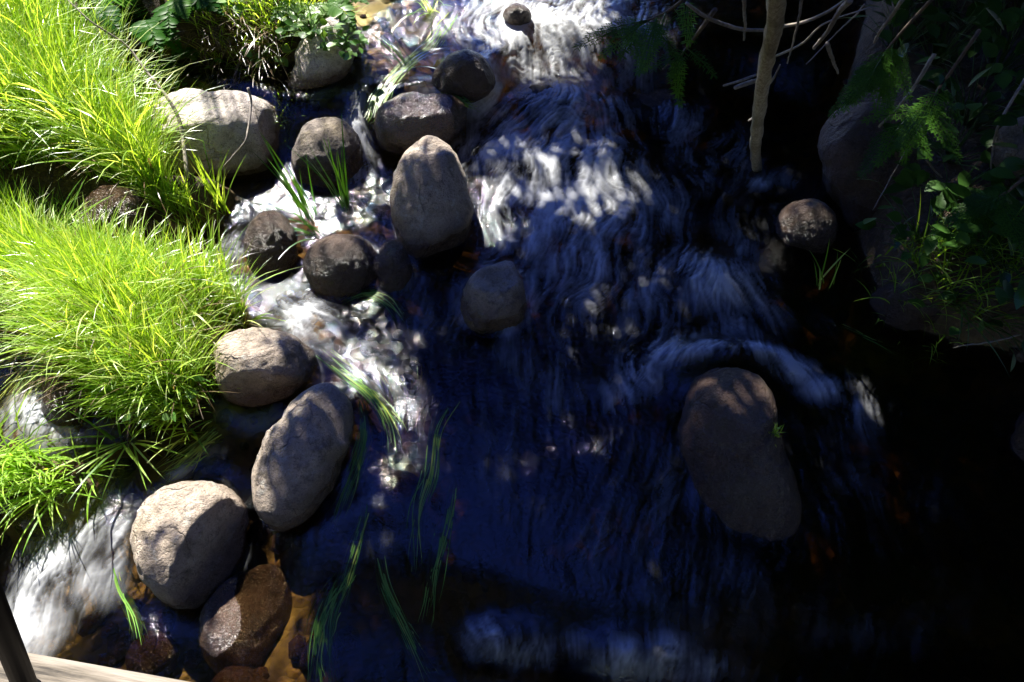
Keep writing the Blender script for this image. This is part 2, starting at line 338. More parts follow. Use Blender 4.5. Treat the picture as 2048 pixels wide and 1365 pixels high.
HUMPS = [(1130,225,95,60,.13),(1010,225,50,45,.07),(1235,250,45,45,.06),(1060,330,160,45,.06),(1220,330,60,40,.06),(1445,555,80,45,.09),(1540,575,40,40,.04),(1450,722,110,42,.13),
         (1190,470,120,80,.03),(610,630,55,40,.05),(470,500,40,40,.05),(1000,1270,90,45,.06),(1260,1300,120,45,.06),(60,1130,90,70,.07),(190,1040,70,60,.08),(775,1000,70,60,.02),(60,830,60,50,.05),(720,290,25,60,.05),(1380,240,60,40,.05)]
HW = []
for px, py, rx, ry, a in HUMPS:
    c = at(px, py, .05); ex = (at(px + rx, py, .05) - c).length; ey = (at(px, py + ry, .05) - c).length; HW.append((c.x, c.y, ex, ey, a))
def water_z(x, y):
    px, py = to_px(x, y, 0.08)
    edge = 4.22 + .10 * np.sin(x * 2.1 + .6) + .06 * np.sin(x * 5.3)          # lip of the cascade
    left = sm(.2, -.5, x)
    edge = edge - left * .45
    z = .02 + .20 * sm(-.30, .12, y - edge) + .02 * np.clip(y - 2, -3, 8)
    z = z - .10 * sm(.95, .55, y + .12 * np.sin(x * 3) ) * sm(-1.0, -.2, x)
    z = z - .16 * sm(1.75, 1.05, y - .25 * (x + 1.6)) * sm(-.75, -1.3, x)        # drop of the left chute
    for cx, cy, ex, ey, a in HW:
        z = z + a * np.exp(-((x - cx) / ex) ** 2 - ((y - cy) / ey) ** 2)
    return z
def ground_z(x, y):
    bed = -.34 - .06 * fbm2(x * 2.0, y * 2.0, 3, 1.0) + .05 * fbm2(x * 9, y * 9, 3, 2.0)
    zw = water_z(x, y)
    shal = sm(-.1, -1.0, x) * .20 + sm(4.2, 5.0, y) * .08 + .12 * np.exp(-((x + 1.0) / .5) ** 2) * sm(3.7, 4.2, y)
    z = zw + bed + shal; wet = np.ones(x.shape)
    for p, h in zip(BANKS, BANK_H):
        d = sdf(x, y, p) + .05 * (fbm2(x * 6, y * 6, 3, 5.0) - .5)
        hh = h * (1 - np.exp(-np.clip(d, 0, 9) / .16)) + .10 * np.clip(d, 0, 12) * (1 if h > .15 else .1) + .07 * (fbm2(x * 5, y * 5, 4, 8.0) - .5)
        t = sm(-.10, .10, d)
        z = z * (1 - t) + np.maximum(z, zw + .0 + hh) * t; wet = wet * (1 - sm(-.02, .08, d))
    return z, wet
def axis(lo, hi, step, far_lo, far_hi):
    core = np.arange(lo, hi + step / 2, step); a = []; s = step; v = core[0]
    while v > far_lo: s *= 1.25; v -= s; a.append(v)
    b = []; s = step; v = core[-1]
    while v < far_hi: s *= 1.25; v += s; b.append(v)
    return np.concatenate([a[::-1], core, b])
def grid_faces(nx, ny, keep=None):
    i = np.arange(nx * ny).reshape(ny, nx)
    F = np.stack([i[:-1, :-1], i[:-1, 1:], i[1:, 1:], i[1:, :-1]], -1)
    return F.reshape(-1, 4) if keep is None else F[keep]
gx = axis(-4.4, 4.4, .025, -90, 90); gy = axis(-.2, 6.4, .025, -60, 120)
X, Y = np.meshgrid(gx, gy); GZ, WET = ground_z(X, Y)
ground = mesh_np('ground', np.stack([X, Y, GZ], -1).reshape(-1, 3), grid_faces(len(gx), len(gy)), M_ground, attrs={'wetbed': WET.ravel()})
ground['kind'] = 'structure'
def sample(Z, x, y):
    i = np.clip(np.searchsorted(gx, x) - 1, 0, len(gx) - 2); j = np.clip(np.searchsorted(gy, y) - 1, 0, len(gy) - 2)
    fx = np.clip((x - gx[i]) / (gx[i + 1] - gx[i]), 0, 1); fy = np.clip((y - gy[j]) / (gy[j + 1] - gy[j]), 0, 1)
    return (Z[j, i] * (1 - fx) + Z[j, i + 1] * fx) * (1 - fy) + (Z[j + 1, i] * (1 - fx) + Z[j + 1, i + 1] * fx) * fy
def gz(x, y): return sample(GZ, np.asarray(x, float), np.asarray(y, float))
def gz1(x, y): return float(gz(np.array([x]), np.array([y]))[0])
def wz1(x, y): return float(water_z(np.array([x]), np.array([y]))[0])
def on_ground(px, py):
    z = 0.1
    for _ in range(8): p = at(px, py, z); z = .5 * z + .5 * gz1(p.x, p.y)
    return at(px, py, z)
def on_water(px, py, dz=0.0):
    z = .05
    for _ in range(6): p = at(px, py, z); z = wz1(p.x, p.y) + dz
    return at(px, py, z)

# ------------------------------------------------------------------ boulders
bm = bmesh.new(); bmesh.ops.create_icosphere(bm, subdivisions=5, radius=1)
ICO6 = (np.array([v.co[:] for v in bm.verts]), np.array([[v.index for v in f.verts] for f in bm.faces])); bm.free()
bm = bmesh.new(); bmesh.ops.create_icosphere(bm, subdivisions=4, radius=1)
ICO4 = (np.array([v.co[:] for v in bm.verts]), np.array([[v.index for v in f.verts] for f in bm.faces])); bm.free()
MATS = {'rock': M_rock, 'pale': M_pale, 'film': M_film, 'umber': M_umber, 'grey': M_grey, 'wet': M_wet, 'brown': M_brown}
ROCKC = []; LINE = []
def boulder(i, name, label, outline, hc, dfac, mk, facets):
    rr = np.random.default_rng(100 + i)
    P = np.array(outline, float)
    # close the outline under the water: the waterline hides the lowest tenth
    cx, cy = (P[:, 0].min() + P[:, 0].max()) / 2, (P[:, 1].min() + P[:, 1].max()) / 2
    low = P[:, 1] > cy; P[low, 1] = cy + (P[low, 1] - cy) * 1.2
    hc = hc - .035 if hc > .065 else hc
    base = on_water(cx, cy); p = at(cx, cy, base.z + hc)
    for _ in range(4):
        zb = max(wz1(p.x, p.y), gz1(p.x, p.y) - .02 if hc > .05 else -9); p = at(cx, cy, zb + hc)
    c = p; v = (c - CAM).normalized(); right = v.cross(Vector((0, 0, 1))).normalized(); up = right.cross(v)
    ang = []; rad = []
    for x, y in P:
        r = ray(x, y); t = (c - CAM).dot(v) / r.dot(v); q = CAM + r * t - c
        a, b = q.dot(right), q.dot(up); ang.append(math.atan2(b, a)); rad.append(math.hypot(a, b))
    o = np.argsort(ang); ang = np.array(ang)[o]; rad = np.array(rad)[o]
    th = np.linspace(-np.pi, np.pi, 181)
    rf = np.interp(th, np.concatenate([ang - 2 * np.pi, ang, ang + 2 * np.pi]), np.tile(rad, 3))
    k = np.exp(-np.linspace(-2, 2, 13) ** 2); k /= k.sum()
    rf = np.convolve(np.concatenate([rf[-8:-1], rf, rf[1:8]]), k, 'same')[7:-7]
    mr = rf.mean(); D, F = ICO6 if mr > .13 else ICO4
    Rv, Uv, Cv = np.array(right), np.array(up), -np.array(v)
    phi = np.arctan2(D[:, 1], D[:, 0]); s = np.sqrt(D[:, 0] ** 2 + D[:, 1] ** 2)
    s2 = s ** .9; rr_ = np.interp(phi, th, rf) * s2
    L = (rr_ * np.cos(phi))[:, None] * Rv + (rr_ * np.sin(phi))[:, None] * Uv + (np.sign(D[:, 2]) * np.abs(D[:, 2]) ** .85 * mr * dfac)[:, None] * Cv
    sil = np.clip(np.abs(D[:, 2]) * 1.6, 0, 1) ** 1.3        # keep the outline, cut the faces
    for nrm, off in facets:
        nn = np.array(nrm, float); nn /= np.linalg.norm(nn); dd = L @ nn - off * mr
        L = L - nn * (np.maximum(0, dd) * .82 * (.25 + .75 * sil))[:, None]
    for _ in range(8):
        nn = rr.normal(size=3); nn /= np.linalg.norm(nn); dd = L @ nn - mr * rr.uniform(.74, .95)
        L = L - nn * (np.maximum(0, dd) * .8 * sil)[:, None]
    dirn = L / (np.linalg.norm(L, axis=1)[:, None] + 1e-9); q = L / mr
    n1 = fbm(q * 1.6 + i * 7.1, 3) - .5; n2 = fbm(q * 6 + i * 3.3, 4) - .5; n3 = fbm(q * 22 + i, 2) - .5
    L = L + dirn * (mr * (.10 * n1 + .085 * n2 + .036 * n3))[:, None]
    Wp = L + np.array(c)
    if hc < .019:
        k_ = Wp[:, 2].argmax(); dz_ = wz1(*Wp[k_, :2]) + (.04 if mk == 'film' else hc) - Wp[k_, 2]; c = c + Vector((0, 0, dz_)); Wp = Wp + (0, 0, dz_)
    above = Wp[:, 2] - water_z(Wp[:, 0], Wp[:, 1])
    ob = mesh_np(name, L, F, MATS[mk], attrs={'above': above}); ob.location = c
    tag(ob, label, 'boulder', 'boulders of the stream')
    ROCKC.append((c.x, c.y, mr, c.z)); LINE.append(Wp[np.abs(above) < .02, :2] if mk != 'film' and hc > .019 else np.zeros((0, 2)))
for i, b in enumerate(BOULDERS): boulder(i, *b)

# ------------------------------------------------------------------ water
FLOW = [(1100,-100,0,1),(1100,60,.0,1),(850,60,-.3,1),(750,120,-.5,1),(1300,80,.1,1),(1130,200,0,1),(960,280,-.6,1),(1060,265,-.7,.8),(1200,265,.7,.8),(1000,330,-.9,.6),(1110,345,.1,1),(1235,350,.8,.7),(1290,450,.4,1),(1180,455,-.4,1),(1060,420,-.6,1),(1150,560,-.35,1),(1260,600,.15,1),(1390,565,-.6,.8),(1500,580,.6,.9),(1440,625,-.1,1),(1370,500,-.5,1),(1330,260,.4,1),(1420,300,-.3,1),(720,290,.25,1),(700,400,-.3,1),(560,440,-.8,1),(460,510,-.5,1),(430,560,.4,1),(520,600,1,.5),(620,640,1,.35),(720,700,1,.6),
        (790,780,.45,1),(1050,350,-.3,1),(1200,350,.2,1),(1300,420,.2,1),(1080,470,-.25,1),(1200,560,-.2,1),(1420,430,-.35,1),(1450,600,.1,1),(1300,740,-.55,1),(1600,730,.7,1),(1250,850,-.25,1),(1720,880,.2,1),(900,620,-.3,.9),(870,850,-.1,1),(720,900,-.2,1),
        (1100,900,0,1),(1100,1200,0,1),(800,1150,.25,1),(1500,1250,-.2,1),(1900,1000,0,1),(1560,200,.0,1),(640,1200,-.2,1),(250,680,-1,.7),(120,720,-.7,1),(60,820,.1,1),(130,880,.6,1),(430,860,-.9,1),(330,980,-.9,1),(200,1060,-.8,1),(80,1180,-.5,1),(100,1300,-.4,1),(480,1200,.1,1),(300,1280,.2,1)]
FOAM = [(1130,225,85,55,.62),(1010,230,55,50,.52),(1240,250,45,55,.5),(1370,245,70,60,.34),(1000,300,70,45,.7),(1090,315,95,30,.85),(1200,325,80,35,.85),(1010,370,70,50,.62),(1110,400,110,60,.62),(1230,420,80,70,.52),(1180,520,110,90,.42),(1060,480,80,60,.42),(1320,400,70,80,.35),(1290,560,80,120,.34),
        (1440,560,75,42,.62),(1520,600,50,50,.4),(1480,650,60,40,.35),(1275,740,36,34,.72),(1335,708,55,20,.85),(1430,690,60,18,.92),(1520,698,50,18,.85),(1590,735,45,22,.7),(1655,775,55,26,.55),(1720,810,50,22,.36),(1245,810,36,60,.55),(1210,900,30,60,.36),(1190,900,40,70,.24),(1100,700,120,90,.22),(1000,480,50,40,.35),
        (610,635,50,32,.95),(560,600,50,35,.42),(500,560,50,40,.34),(470,495,30,34,.5),(430,545,45,35,.38),(530,440,30,20,.35),(700,680,80,40,.2),(780,690,80,45,.16),(680,740,60,30,.16),(860,640,70,60,.18),(720,285,24,60,.5),(735,350,25,30,.35),(690,400,50,30,.1),(760,440,40,60,.12),
        (985,1270,60,40,.55),(1060,1305,55,38,.42),(1150,1290,40,30,.28),(1240,1310,60,36,.48),(1340,1300,50,36,.4),(1400,1340,110,30,.35),(760,1090,60,30,.15),(775,1000,65,14,.16),(160,1060,60,50,.5),(100,1130,70,55,.6),(60,1230,60,70,.58),(240,1060,14,70,.7),(30,1320,60,60,.42),(180,1160,50,50,.42),(50,820,55,45,.65),(110,860,55,30,.45),(40,900,60,40,.28),(90,990,60,25,.3),(360,945,30,18,.35),(300,990,30,22,.4),(420,905,35,14,.25),
        (1060,55,100,60,1.0),(1180,50,110,60,.75),(980,30,60,40,.5),(900,50,60,40,.35),(1000,110,60,30,.45),(1280,110,90,50,.36),(1100,-40,220,80,.4),(950,170,60,25,.4),(880,205,50,14,.5),(1560,360,50,25,.22),(1522,368,26,14,.5),(1600,160,50,60,.10),(1730,1260,150,60,.12),(1900,1180,60,80,.12),(1720,830,60,60,.22),(830,860,90,60,.07),(960,900,140,120,.12),(1150,1060,200,130,.13),(1500,1200,260,120,.14),(1780,1000,160,160,.12),(1330,1000,60,160,.16),(1680,930,60,100,.2),(1080,600,150,120,.28),(1130,800,140,90,.22),(1350,500,70,80,.3),(1400,330,70,60,.36),(1480,480,60,80,.26),(1300,620,70,60,.32),(1200,620,90,70,.3),(1480,300,50,60,.25),(1650,620,40,60,.15)]  # upstream foam, its strongest patches also painting in sun sparkle
wx = axis(-3.7, 3.3, .0078, -14, 14); wy = axis(.3, 5.8, .0078, -8, 22)
WX, WY = np.meshgrid(wx, wy); WZ = water_z(WX, WY)
ny, nx = WX.shape
# flow directions at control points, in the world plane
fc = []
for px, py, dx, dy in FLOW:
    a = on_water(px, py); b = at(px + dx * 20, py + dy * 20, a.z); d = (b - a).to_2d().normalized(); fc.append((a.x, a.y, d.x, d.y))
st = 4
cxs, cys = WX[::st, ::st], WY[::st, ::st]
def up_(A):   # coarse -> fine, bilinear
    j = np.clip(np.arange(ny) / st, 0, A.shape[0] - 1.001); i = np.clip(np.arange(nx) / st, 0, A.shape[1] - 1.001)
    j0 = j.astype(int); i0 = i.astype(int); fj = (j - j0)[:, None]; fi = (i - i0)[None]
    return (A[j0][:, i0] * (1 - fi) + A[j0][:, i0 + 1] * fi) * (1 - fj) + (A[j0 + 1][:, i0] * (1 - fi) + A[j0 + 1][:, i0 + 1] * fi) * fj
U = np.zeros(cxs.shape); Vv = np.zeros(cxs.shape); Wt = np.zeros(cxs.shape)
for x, y, dx, dy in fc:
    w = 1 / ((cxs - x) ** 2 + (cys - y) ** 2 + .02) ** 1.6; U += w * dx; Vv += w * dy; Wt += w
U /= Wt; Vv /= Wt
foamD = np.zeros(cxs.shape)
for px, py, rx, ry, a in FOAM:
    c = on_water(px, py); ex = (at(px + rx, py, c.z) - c).length; ey = (at(px, py + ry, c.z) - c).length
    foamD = np.maximum(foamD, a * np.exp(-(((cxs - c.x) / ex) ** 2 + ((cys - c.y) / ey) ** 2) * .8)) + .12 * a * np.exp(-(((cxs - c.x) / ex) ** 2 + ((cys - c.y) / ey) ** 2) * .5)
col_ = np.zeros(cxs.shape); lp = np.concatenate(LINE)
li = np.clip(np.searchsorted(cxs[0], lp[:, 0]), 0, cxs.shape[1] - 1); lj = np.clip(np.searchsorted(cys[:, 0], lp[:, 1]), 0, cxs.shape[0] - 1); col_[lj, li] = 1
for _ in range(2): col_ = (col_ * 2 + np.roll(col_, 1, 0) + np.roll(col_, -1, 0) + np.roll(col_, 1, 1) + np.roll(col_, -1, 1)) / 4
col_ = np.clip(col_, 0, 1)
foamD = foamD + col_ * (.10 + .35 * np.clip(foamD, 0, .6)) * (.3 + 1.4 * fbm2(cxs * 6, cys * 6, 2, 71.))
turbC = np.clip(foamD * 1.3 + .18, 0, 1)
# swirls: curl of a smooth noise, stronger in the rough water
for sc_, am in ((2.0, .26), (5.0, .07)):
    nz = fbm2(cxs * sc_, cys * sc_, 2, 11.0 + sc_); gy_, gx_ = np.gradient(nz); gx_ /= np.gradient(cxs, axis=1); gy_ /= np.gradient(cys, axis=0)
    U += gy_ * am * (.5 + turbC) / sc_ * 2; Vv -= gx_ * am * (.5 + turbC) / sc_ * 2
wave = np.zeros(cxs.shape)
for x, y, r, zc in ROCKC:
    if zc < wz1(x, y) + .0: continue
    dx, dy = cxs - x, cys - y; d = np.hypot(dx, dy) + 1e-6; ex_, ey_ = dx / d, dy / d
    w = np.exp(-np.clip(d - r, 0, 9) / (.5 * r)); vn = U * ex_ + Vv * ey_
    U -= w * np.minimum(vn, 0) * ex_; Vv -= w * np.minimum(vn, 0) * ey_
    wave += .022 * np.exp(-((d - r * 1.12) / (.28 * r)) ** 2) * np.clip(ey_ * .9 + .1, -.4, 1)
L_ = np.hypot(U, Vv) + 1e-6; U /= L_; Vv /= L_
def swirl(seed, k):
    u, v = U.copy(), Vv.copy()
    for sc_, am in ((4.0, .42), (9., .34), (20., .22)):
        nz = fbm2(cxs * sc_, cys * sc_, 2, seed + sc_); gy_, gx_ = np.gradient(nz); gx_ /= np.gradient(cxs, axis=1); gy_ /= np.gradient(cys, axis=0)
        u += gy_ * am * k * (.12 + 1.25 * turbC) / sc_ * 2; v -= gx_ * am * k * (.12 + 1.25 * turbC) / sc_ * 2
    l = np.hypot(u, v) + 1e-6; return u / l, v / l
def lic(noise, steps, h=1.0, uv=None):
    # index-space line integral along the flow
    jj, ii = np.meshgrid(np.arange(ny, dtype=np.float32), np.arange(nx, dtype=np.float32), indexing='ij')
    acc = noise.copy(); cnt = 1.0
    uf, vf = [up_(q).astype(np.float32) for q in (uv or (U, Vv))]
    for sgn in (1, -1):
        pi, pj = ii.copy(), jj.copy()
        for k in range(steps):
            a = np.clip(pi + .5, 0, nx - 1).astype(np.int32); b = np.clip(pj + .5, 0, ny - 1).astype(np.int32)
            pi += sgn * h * uf[b, a]; pj += sgn * h * vf[b, a]
            a = np.clip(pi + .5, 0, nx - 1).astype(np.int32); b = np.clip(pj + .5, 0, ny - 1).astype(np.int32)
            w = 1 - (k + 1) / (steps + 1); acc += w * noise[b, a]; cnt += w
    acc /= cnt; acc -= acc.mean(); acc /= acc.std() + 1e-9
    return acc
white = rng.random((ny, nx)).astype(np.float32)
bl = (white + np.roll(white, 1, 0) + np.roll(white, 1, 1) + np.roll(np.roll(white, 1, 0), 1, 1)) / 4
w2 = rng.random((ny, nx)).astype(np.float32); s1, s2 = swirl(90., .55), swirl(120., 1.2)
lf = lic(bl, 18, 1.0, s1); lf2 = lic(w2, 12, 1.0, s2); froth = fbm2(WX * 38, WY * 38, 3, 61.0) - .5
coarse = fbm2(WX * 52, WY * 52, 2, 31.0).astype(np.float32)
lc = lic(coarse, 12, 1.3, s2)
clump = fbm2(WX * 5.5, WY * 5.5, 3, 41.0) - .5; sheet = lic(fbm2(WX * 9, WY * 9, 2, 47.0).astype(np.float32), 16, 2.4, s1); wisp = lic(fbm2(WX * 24, WY * 24, 3, 43.0).astype(np.float32), 11, 1.4, s1)
FD = up_(foamD); TB = up_(turbC)
dens = FD * (1 + 1.5 * clump) + np.clip(FD, 0, .7) * (.15 * lf + .14 * lf2 + .08 * lc + .20 * wisp + .26 * sheet + .75 * froth)
foam = np.clip((dens - .09) * .95, 0, 1) ** 1.45
foam = np.clip(foam, 0, .93)
amp = .0011 + .0024 * TB
WZ2 = WZ + up_(wave) + lf * amp * .16 + lc * amp * .28 + wisp * amp * .42 + .012 * (fbm2(WX * 7, WY * 7, 2, 51.0) - .5) * (.5 + TB) + foam * .012
GZw = sample(GZ, WX.ravel(), WY.ravel()).reshape(WX.shape)
depth = np.clip(WZ2 - GZw, 0, 1)
vis = (WZ2 - GZw) > -.04
keep = (vis[:-1, :-1] | vis[1:, 1:] | vis[1:, :-1] | vis[:-1, 1:])
FW = grid_faces(nx, ny, keep)
used = np.zeros(nx * ny, bool); used[FW.ravel()] = True; remap = np.cumsum(used) - 1
water = mesh_np('stream_water', np.stack([WX, WY, WZ2], -1).reshape(-1, 3)[used], remap[FW], M_water,
                attrs={'depth': depth.ravel()[used], 'foam': foam.ravel()[used], 'turb': TB.ravel()[used]})
water['kind'] = 'structure'

# ------------------------------------------------------------------ gravel on the bed
g = Acc(); bm = bmesh.new(); bmesh.ops.create_icosphere(bm, subdivisions=1, radius=1)
I2 = (np.array([v.co[:] for v in bm.verts]), np.array([[v.index for v in f.verts] for f in bm.faces])); bm.free()
n_p = 0
while n_p < 1500:
    x = rng.uniform(-3.4, 3.2); y = rng.uniform(.3, 5.6); z = gz1(x, y)
    if z > wz1(x, y) + .02: continue
    s = rng.uniform(.02, .07); sc = np.array([s * rng.uniform(.8, 1.3), s * rng.uniform(.7, 1.1), s * rng.uniform(.4, .7)])
    a = rng.uniform(0, 6.28); Q = I2[0] * (1 + .16 * (rng.random((len(I2[0]), 1)) - .5)) * sc
    Q = np.stack([Q[:, 0] * np.cos(a) - Q[:, 1] * np.sin(a), Q[:, 0] * np.sin(a) + Q[:, 1] * np.cos(a), Q[:, 2]], 1) + (x, y, z + s * .2)
    g.add(Q, I2[1]); n_p += 1
gv = mesh_np('gravel', g.verts(), g.faces(), M_brown, attrs={'above': np.full(g.n, -.1)})
tag(gv, 'brown cobbles and gravel covering the bed under the water', 'gravel', kind='stuff')

# ------------------------------------------------------------------ grass and leaves
def blades(base, height, az, lean, bend, width, seg=5, tint=None, twist=None):
    """curved ribbons; base (n,3); lean = start angle from vertical, bend = further angle gained to the tip"""
    n = len(base); t = np.linspace(0, 1, seg + 1); P = np.zeros((n, seg + 1, 3)); P[:, 0] = base
    d = np.stack([np.cos(az), np.sin(az)], 1); l = height / seg
    for k in range(seg):
        a = lean + bend * ((k + .5) / seg) ** 1.4
        P[:, k + 1, :2] = P[:, k, :2] + d * (np.sin(a) * l)[:, None]; P[:, k + 1, 2] = P[:, k, 2] + np.cos(a) * l
    tw = az + np.pi / 2 + (0 if twist is None else twist)
    s = np.stack([np.cos(tw), np.sin(tw), np.zeros(n)], 1)
    prof = np.array([.55, 1, 1, .85, .6, .3, .1])[:seg] if seg <= 7 else 1 - t[:-1]
    prof = np.interp(np.linspace(0, 1, seg + 1)[:-1], [0, .15, .45, .75, 1], [.6, .95, 1, .65, .05])
    Lp = P[:, :-1] - s[:, None] * (width[:, None] * prof / 2)[..., None]; Rp = P[:, :-1] + s[:, None] * (width[:, None] * prof / 2)[..., None]
    m = 2 * seg + 1; V = np.zeros((n, m, 3)); V[:, 0:2 * seg:2] = Lp; V[:, 1:2 * seg:2] = Rp; V[:, -1] = P[:, -1]
    q = np.array([(2 * k, 2 * k + 1, 2 * k + 3, 2 * k + 2) for k in range(seg - 1)]); o = (np.arange(n) * m)[:, None, None]
    Q = (q[None] + o).reshape(-1, 4); T = (np.array([[2 * seg - 2, 2 * seg - 1, 2 * seg]])[None] + o).reshape(-1, 3)
    tv = np.repeat(rng.random(n) if tint is None else tint, m)
    return V.reshape(-1, 3), [Q, T], tv
def in_poly(px, py, poly):
    ins = np.zeros(px.shape, bool)
    for i in range(len(poly)):
        a = poly[i]; b = poly[(i + 1) % len(poly)]
        ins ^= ((a[1] > py) != (b[1] > py)) & (px < (b[0] - a[0]) * (py - a[1]) / (b[1] - a[1] + 1e-12) + a[0])
    return ins
def scatter(poly_px, n):
    P = np.array([on_ground(x, y)[:2] for x, y in poly_px]); out = np.zeros((0, 2))
    lo, hi = P.min(0), P.max(0)
    while len(out) < n:
        q = rng.uniform(lo, hi, (n * 2, 2)); out = np.vstack([out, q[in_poly(q[:, 0], q[:, 1], P)]])
    out = out[:n]; return np.column_stack([out, gz(out[:, 0], out[:, 1]) - .01])
GV, GQ, GT, GA, gn = [], [], [], [], 0
def put(V, F, a):
    global gn
    GV.append(V); GQ.append(F[0] + gn); GT.append(F[1] + gn); GA.append(a); gn += len(V)
def field(poly, n, h0, h1, az0, azs, lean0, lean1, bend0, bend1, w0, w1, t0=0., t1=1., clump=.0):
    b = scatter(poly, n)
    c = fbm2(b[:, 0] * 3, b[:, 1] * 3, 2, 77.)
    h = rng.uniform(h0, h1, n) * (.7 + .6 * c)
    az = R(az0) + rng.normal(0, R(azs), n) + (c - .5) * 1.2
    put(*blades(b, h, az, rng.uniform(lean0, lean1, n), rng.uniform(bend0, bend1, n), rng.uniform(w0, w1, n), 6, np.clip(rng.uniform(t0, t1, n), 0, 1), rng.normal(0, .5, n)))
# upper bank, long blades leaning back to the upper left
field([(-420,30),(-60,-60),(120,60),(250,200),(320,300),(330,380),(230,350),(110,330),(-420,420)], 15000, .24, .74, 125, 60, .05, .6, .2, 1.8, .003, .009, .15, 1)
field([(120,250),(240,250),(330,330),(350,400),(420,430),(440,460),(380,480),(330,440),(230,370),(120,330)], 2600, .14, .34, 100, 60, .05, .5, .2, 1.1, .004, .009, .1, .9)
# the grass island
field([(-420,500),(0,520),(150,560),(330,570),(450,590),(500,640),(440,670),(425,740),(400,820),(280,820),(180,760),(130,700),(0,660),(-420,690)], 17000, .14, .46, 118, 60, .05, .55, .15, 1.6, .003, .008, .2, 1)
field([(220,740),(420,720),(425,800),(390,850),(280,850),(180,790)], 1300, .12, .30, 250, 70, .2, .8, .3, 1.2, .005, .011, .0, .8)
field([(-420,30),(-60,-60),(120,60),(250,200),(320,300),(330,380),(110,330),(-420,420)], 1300, .35, .8, 115, 80, .1, .8, .3, 1.9, .007, .014, .3, 1)
field([(-420,500),(0,520),(330,570),(450,590),(500,640),(425,740),(400,820),(180,760),(0,660),(-420,690)], 1300, .2, .5, 110, 90, .1, .8, .3, 1.9, .006, .012, .2, 1)
# shaded hollow between, lower fringe, right bank
field([(-300,430),(150,440),(200,480),(100,520),(-300,520)], 1500, .15, .4, 110, 50, .1, .5, .2, 1., .005, .009, .0, .5)
field([(-100,905),(90,895),(190,935),(205,970),(110,1000),(-100,1000)], 420, .12, .34, 290, 70, .3, 1., .4, 1.3, .006, .012, .1, .7)
field([(470,330),(560,330),(590,250),(600,210),(660,190),(560,195),(520,300)], 200, .08, .2, 270, 60, .2, .6, .3, 1., .004, .008, .1, .7)
field([(380,0),(690,0),(690,60),(600,80),(540,170),(420,170)], 900, .1, .3, 270, 70, .2, .8, .4, 1.2, .004, .008, .2, 1)
field([(1720,520),(1900,480),(2040,520),(2040,640),(1900,680),(1780,640)], 260, .1, .35, 250, 90, .2, .8, .4, 1.2, .005, .010, .0, .6)
gr = mesh_np('bank_grass', np.concatenate(GV), [np.concatenate(GQ), np.concatenate(GT)], M_grass, attrs={'tint': np.concatenate(GA)})
tag(gr, 'bright back-lit green grass covering the left bank and island', 'grass', kind='stuff')

# last year's blades mixed into the grass
bs_ = np.vstack([scatter([(-420,30),(120,60),(320,300),(330,380),(110,330),(-420,420)], 1000), scatter([(-420,500),(330,570),(500,640),(425,740),(400,840),(180,760),(0,660),(-420,690)], 1500)]); n_ = len(bs_)
V, F, a = blades(bs_, rng.uniform(.1, .45, n_), rng.uniform(0, 6.28, n_), rng.uniform(.2, 1.2, n_), rng.uniform(.2, 1.5, n_), rng.uniform(.003, .007, n_), 5)
o = mesh_np('dead_grass', V, F, M_straw, attrs={'tint': a}); tag(o, 'dead straw-coloured blades mixed into the bank grass', 'grass', kind='stuff')
# dry hanging roots and straw under the fern bank
Pb = [(380,60),(470,30),(560,60),(560,180),(470,180),(400,150)]
b = scatter(Pb, 420); V, F, a = blades(b + (0, 0, .02), rng.uniform(.12, .4, 420), R(280) + rng.normal(0, .5, 420), rng.uniform(.6, 1.4, 420), rng.uniform(.5, 1.3, 420), rng.uniform(.003, .007, 420), 5)
o = mesh_np('dry_straw', V, F, M_straw, attrs={'tint': a}); tag(o, 'dry brown straw and roots hanging below the ferns', 'straw', kind='stuff')

# single tufts whose blades can be told apart
def tuft(name, label, px, py, n, h0, h1, az0, spread, mat, lean=(.1, .6), bend=(.2, .9), w=(.006, .012), onw=True, group='grass tufts'):
    p = on_water(px, py) if onw else on_ground(px, py)
    root = empty(name, p, label, 'grass tuft', group)
    for k in range(n):
        base = np.array([[p.x + rng.normal(0, .025), p.y + rng.normal(0, .02), p.z - .02]])
        V, F, a = blades(base, np.array([rng.uniform(h0, h1)]), np.array([R(az0) + rng.normal(0, R(spread))]), np.array([rng.uniform(*lean)]), np.array([rng.uniform(*bend)]), np.array([rng.uniform(*w)]), 8)
        child('blade', V, F, mat, root, attrs={'tint': a})
tuft('grass_tuft', 'tall green sedge tuft rising in front of the dark rounded boulder', 690, 415, 16, .30, .60, 125, 35, M_sedge, (.05, .45), (.1, .5))
tuft('grass_tuft', 'spreading sedge tuft leaning left in front of the dark rounded boulder', 620, 435, 20, .25, .55, 140, 30, M_sedge, (.2, .7), (.1, .6))
tuft('grass_tuft', 'arching sedge blades drooping over the small wet boulder', 640, 470, 9, .25, .45, 200, 30, M_sedge, (.5, .9), (.8, 1.6))
tuft('grass_tuft', 'green tuft before the pale flat-topped boulder at the stick foot', 440, 420, 26, .2, .45, 110, 50, M_grass, (.05, .6), (.2, .9), onw=False)
tuft('grass_tuft', 'bright tuft in the shallows above the pointed cascade boulder', 815, 130, 16, .15, .35, 160, 70, M_sedge, (.3, 1.), (.3, 1.))
tuft('grass_tuft', 'drooping bright tuft at the top edge over the shallows', 860, 20, 18, .2, .4, 230, 60, M_grass, (.3, 1.), (.4, 1.2))
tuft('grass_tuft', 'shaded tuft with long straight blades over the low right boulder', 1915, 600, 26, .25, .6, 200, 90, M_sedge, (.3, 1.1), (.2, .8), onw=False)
tuft('grass_tuft', 'shaded arching tuft just left of the cedar sprays', 1830, 520, 14, .2, .45, 170, 80, M_sedge, (.3, 1.0), (.4, 1.2), onw=False)
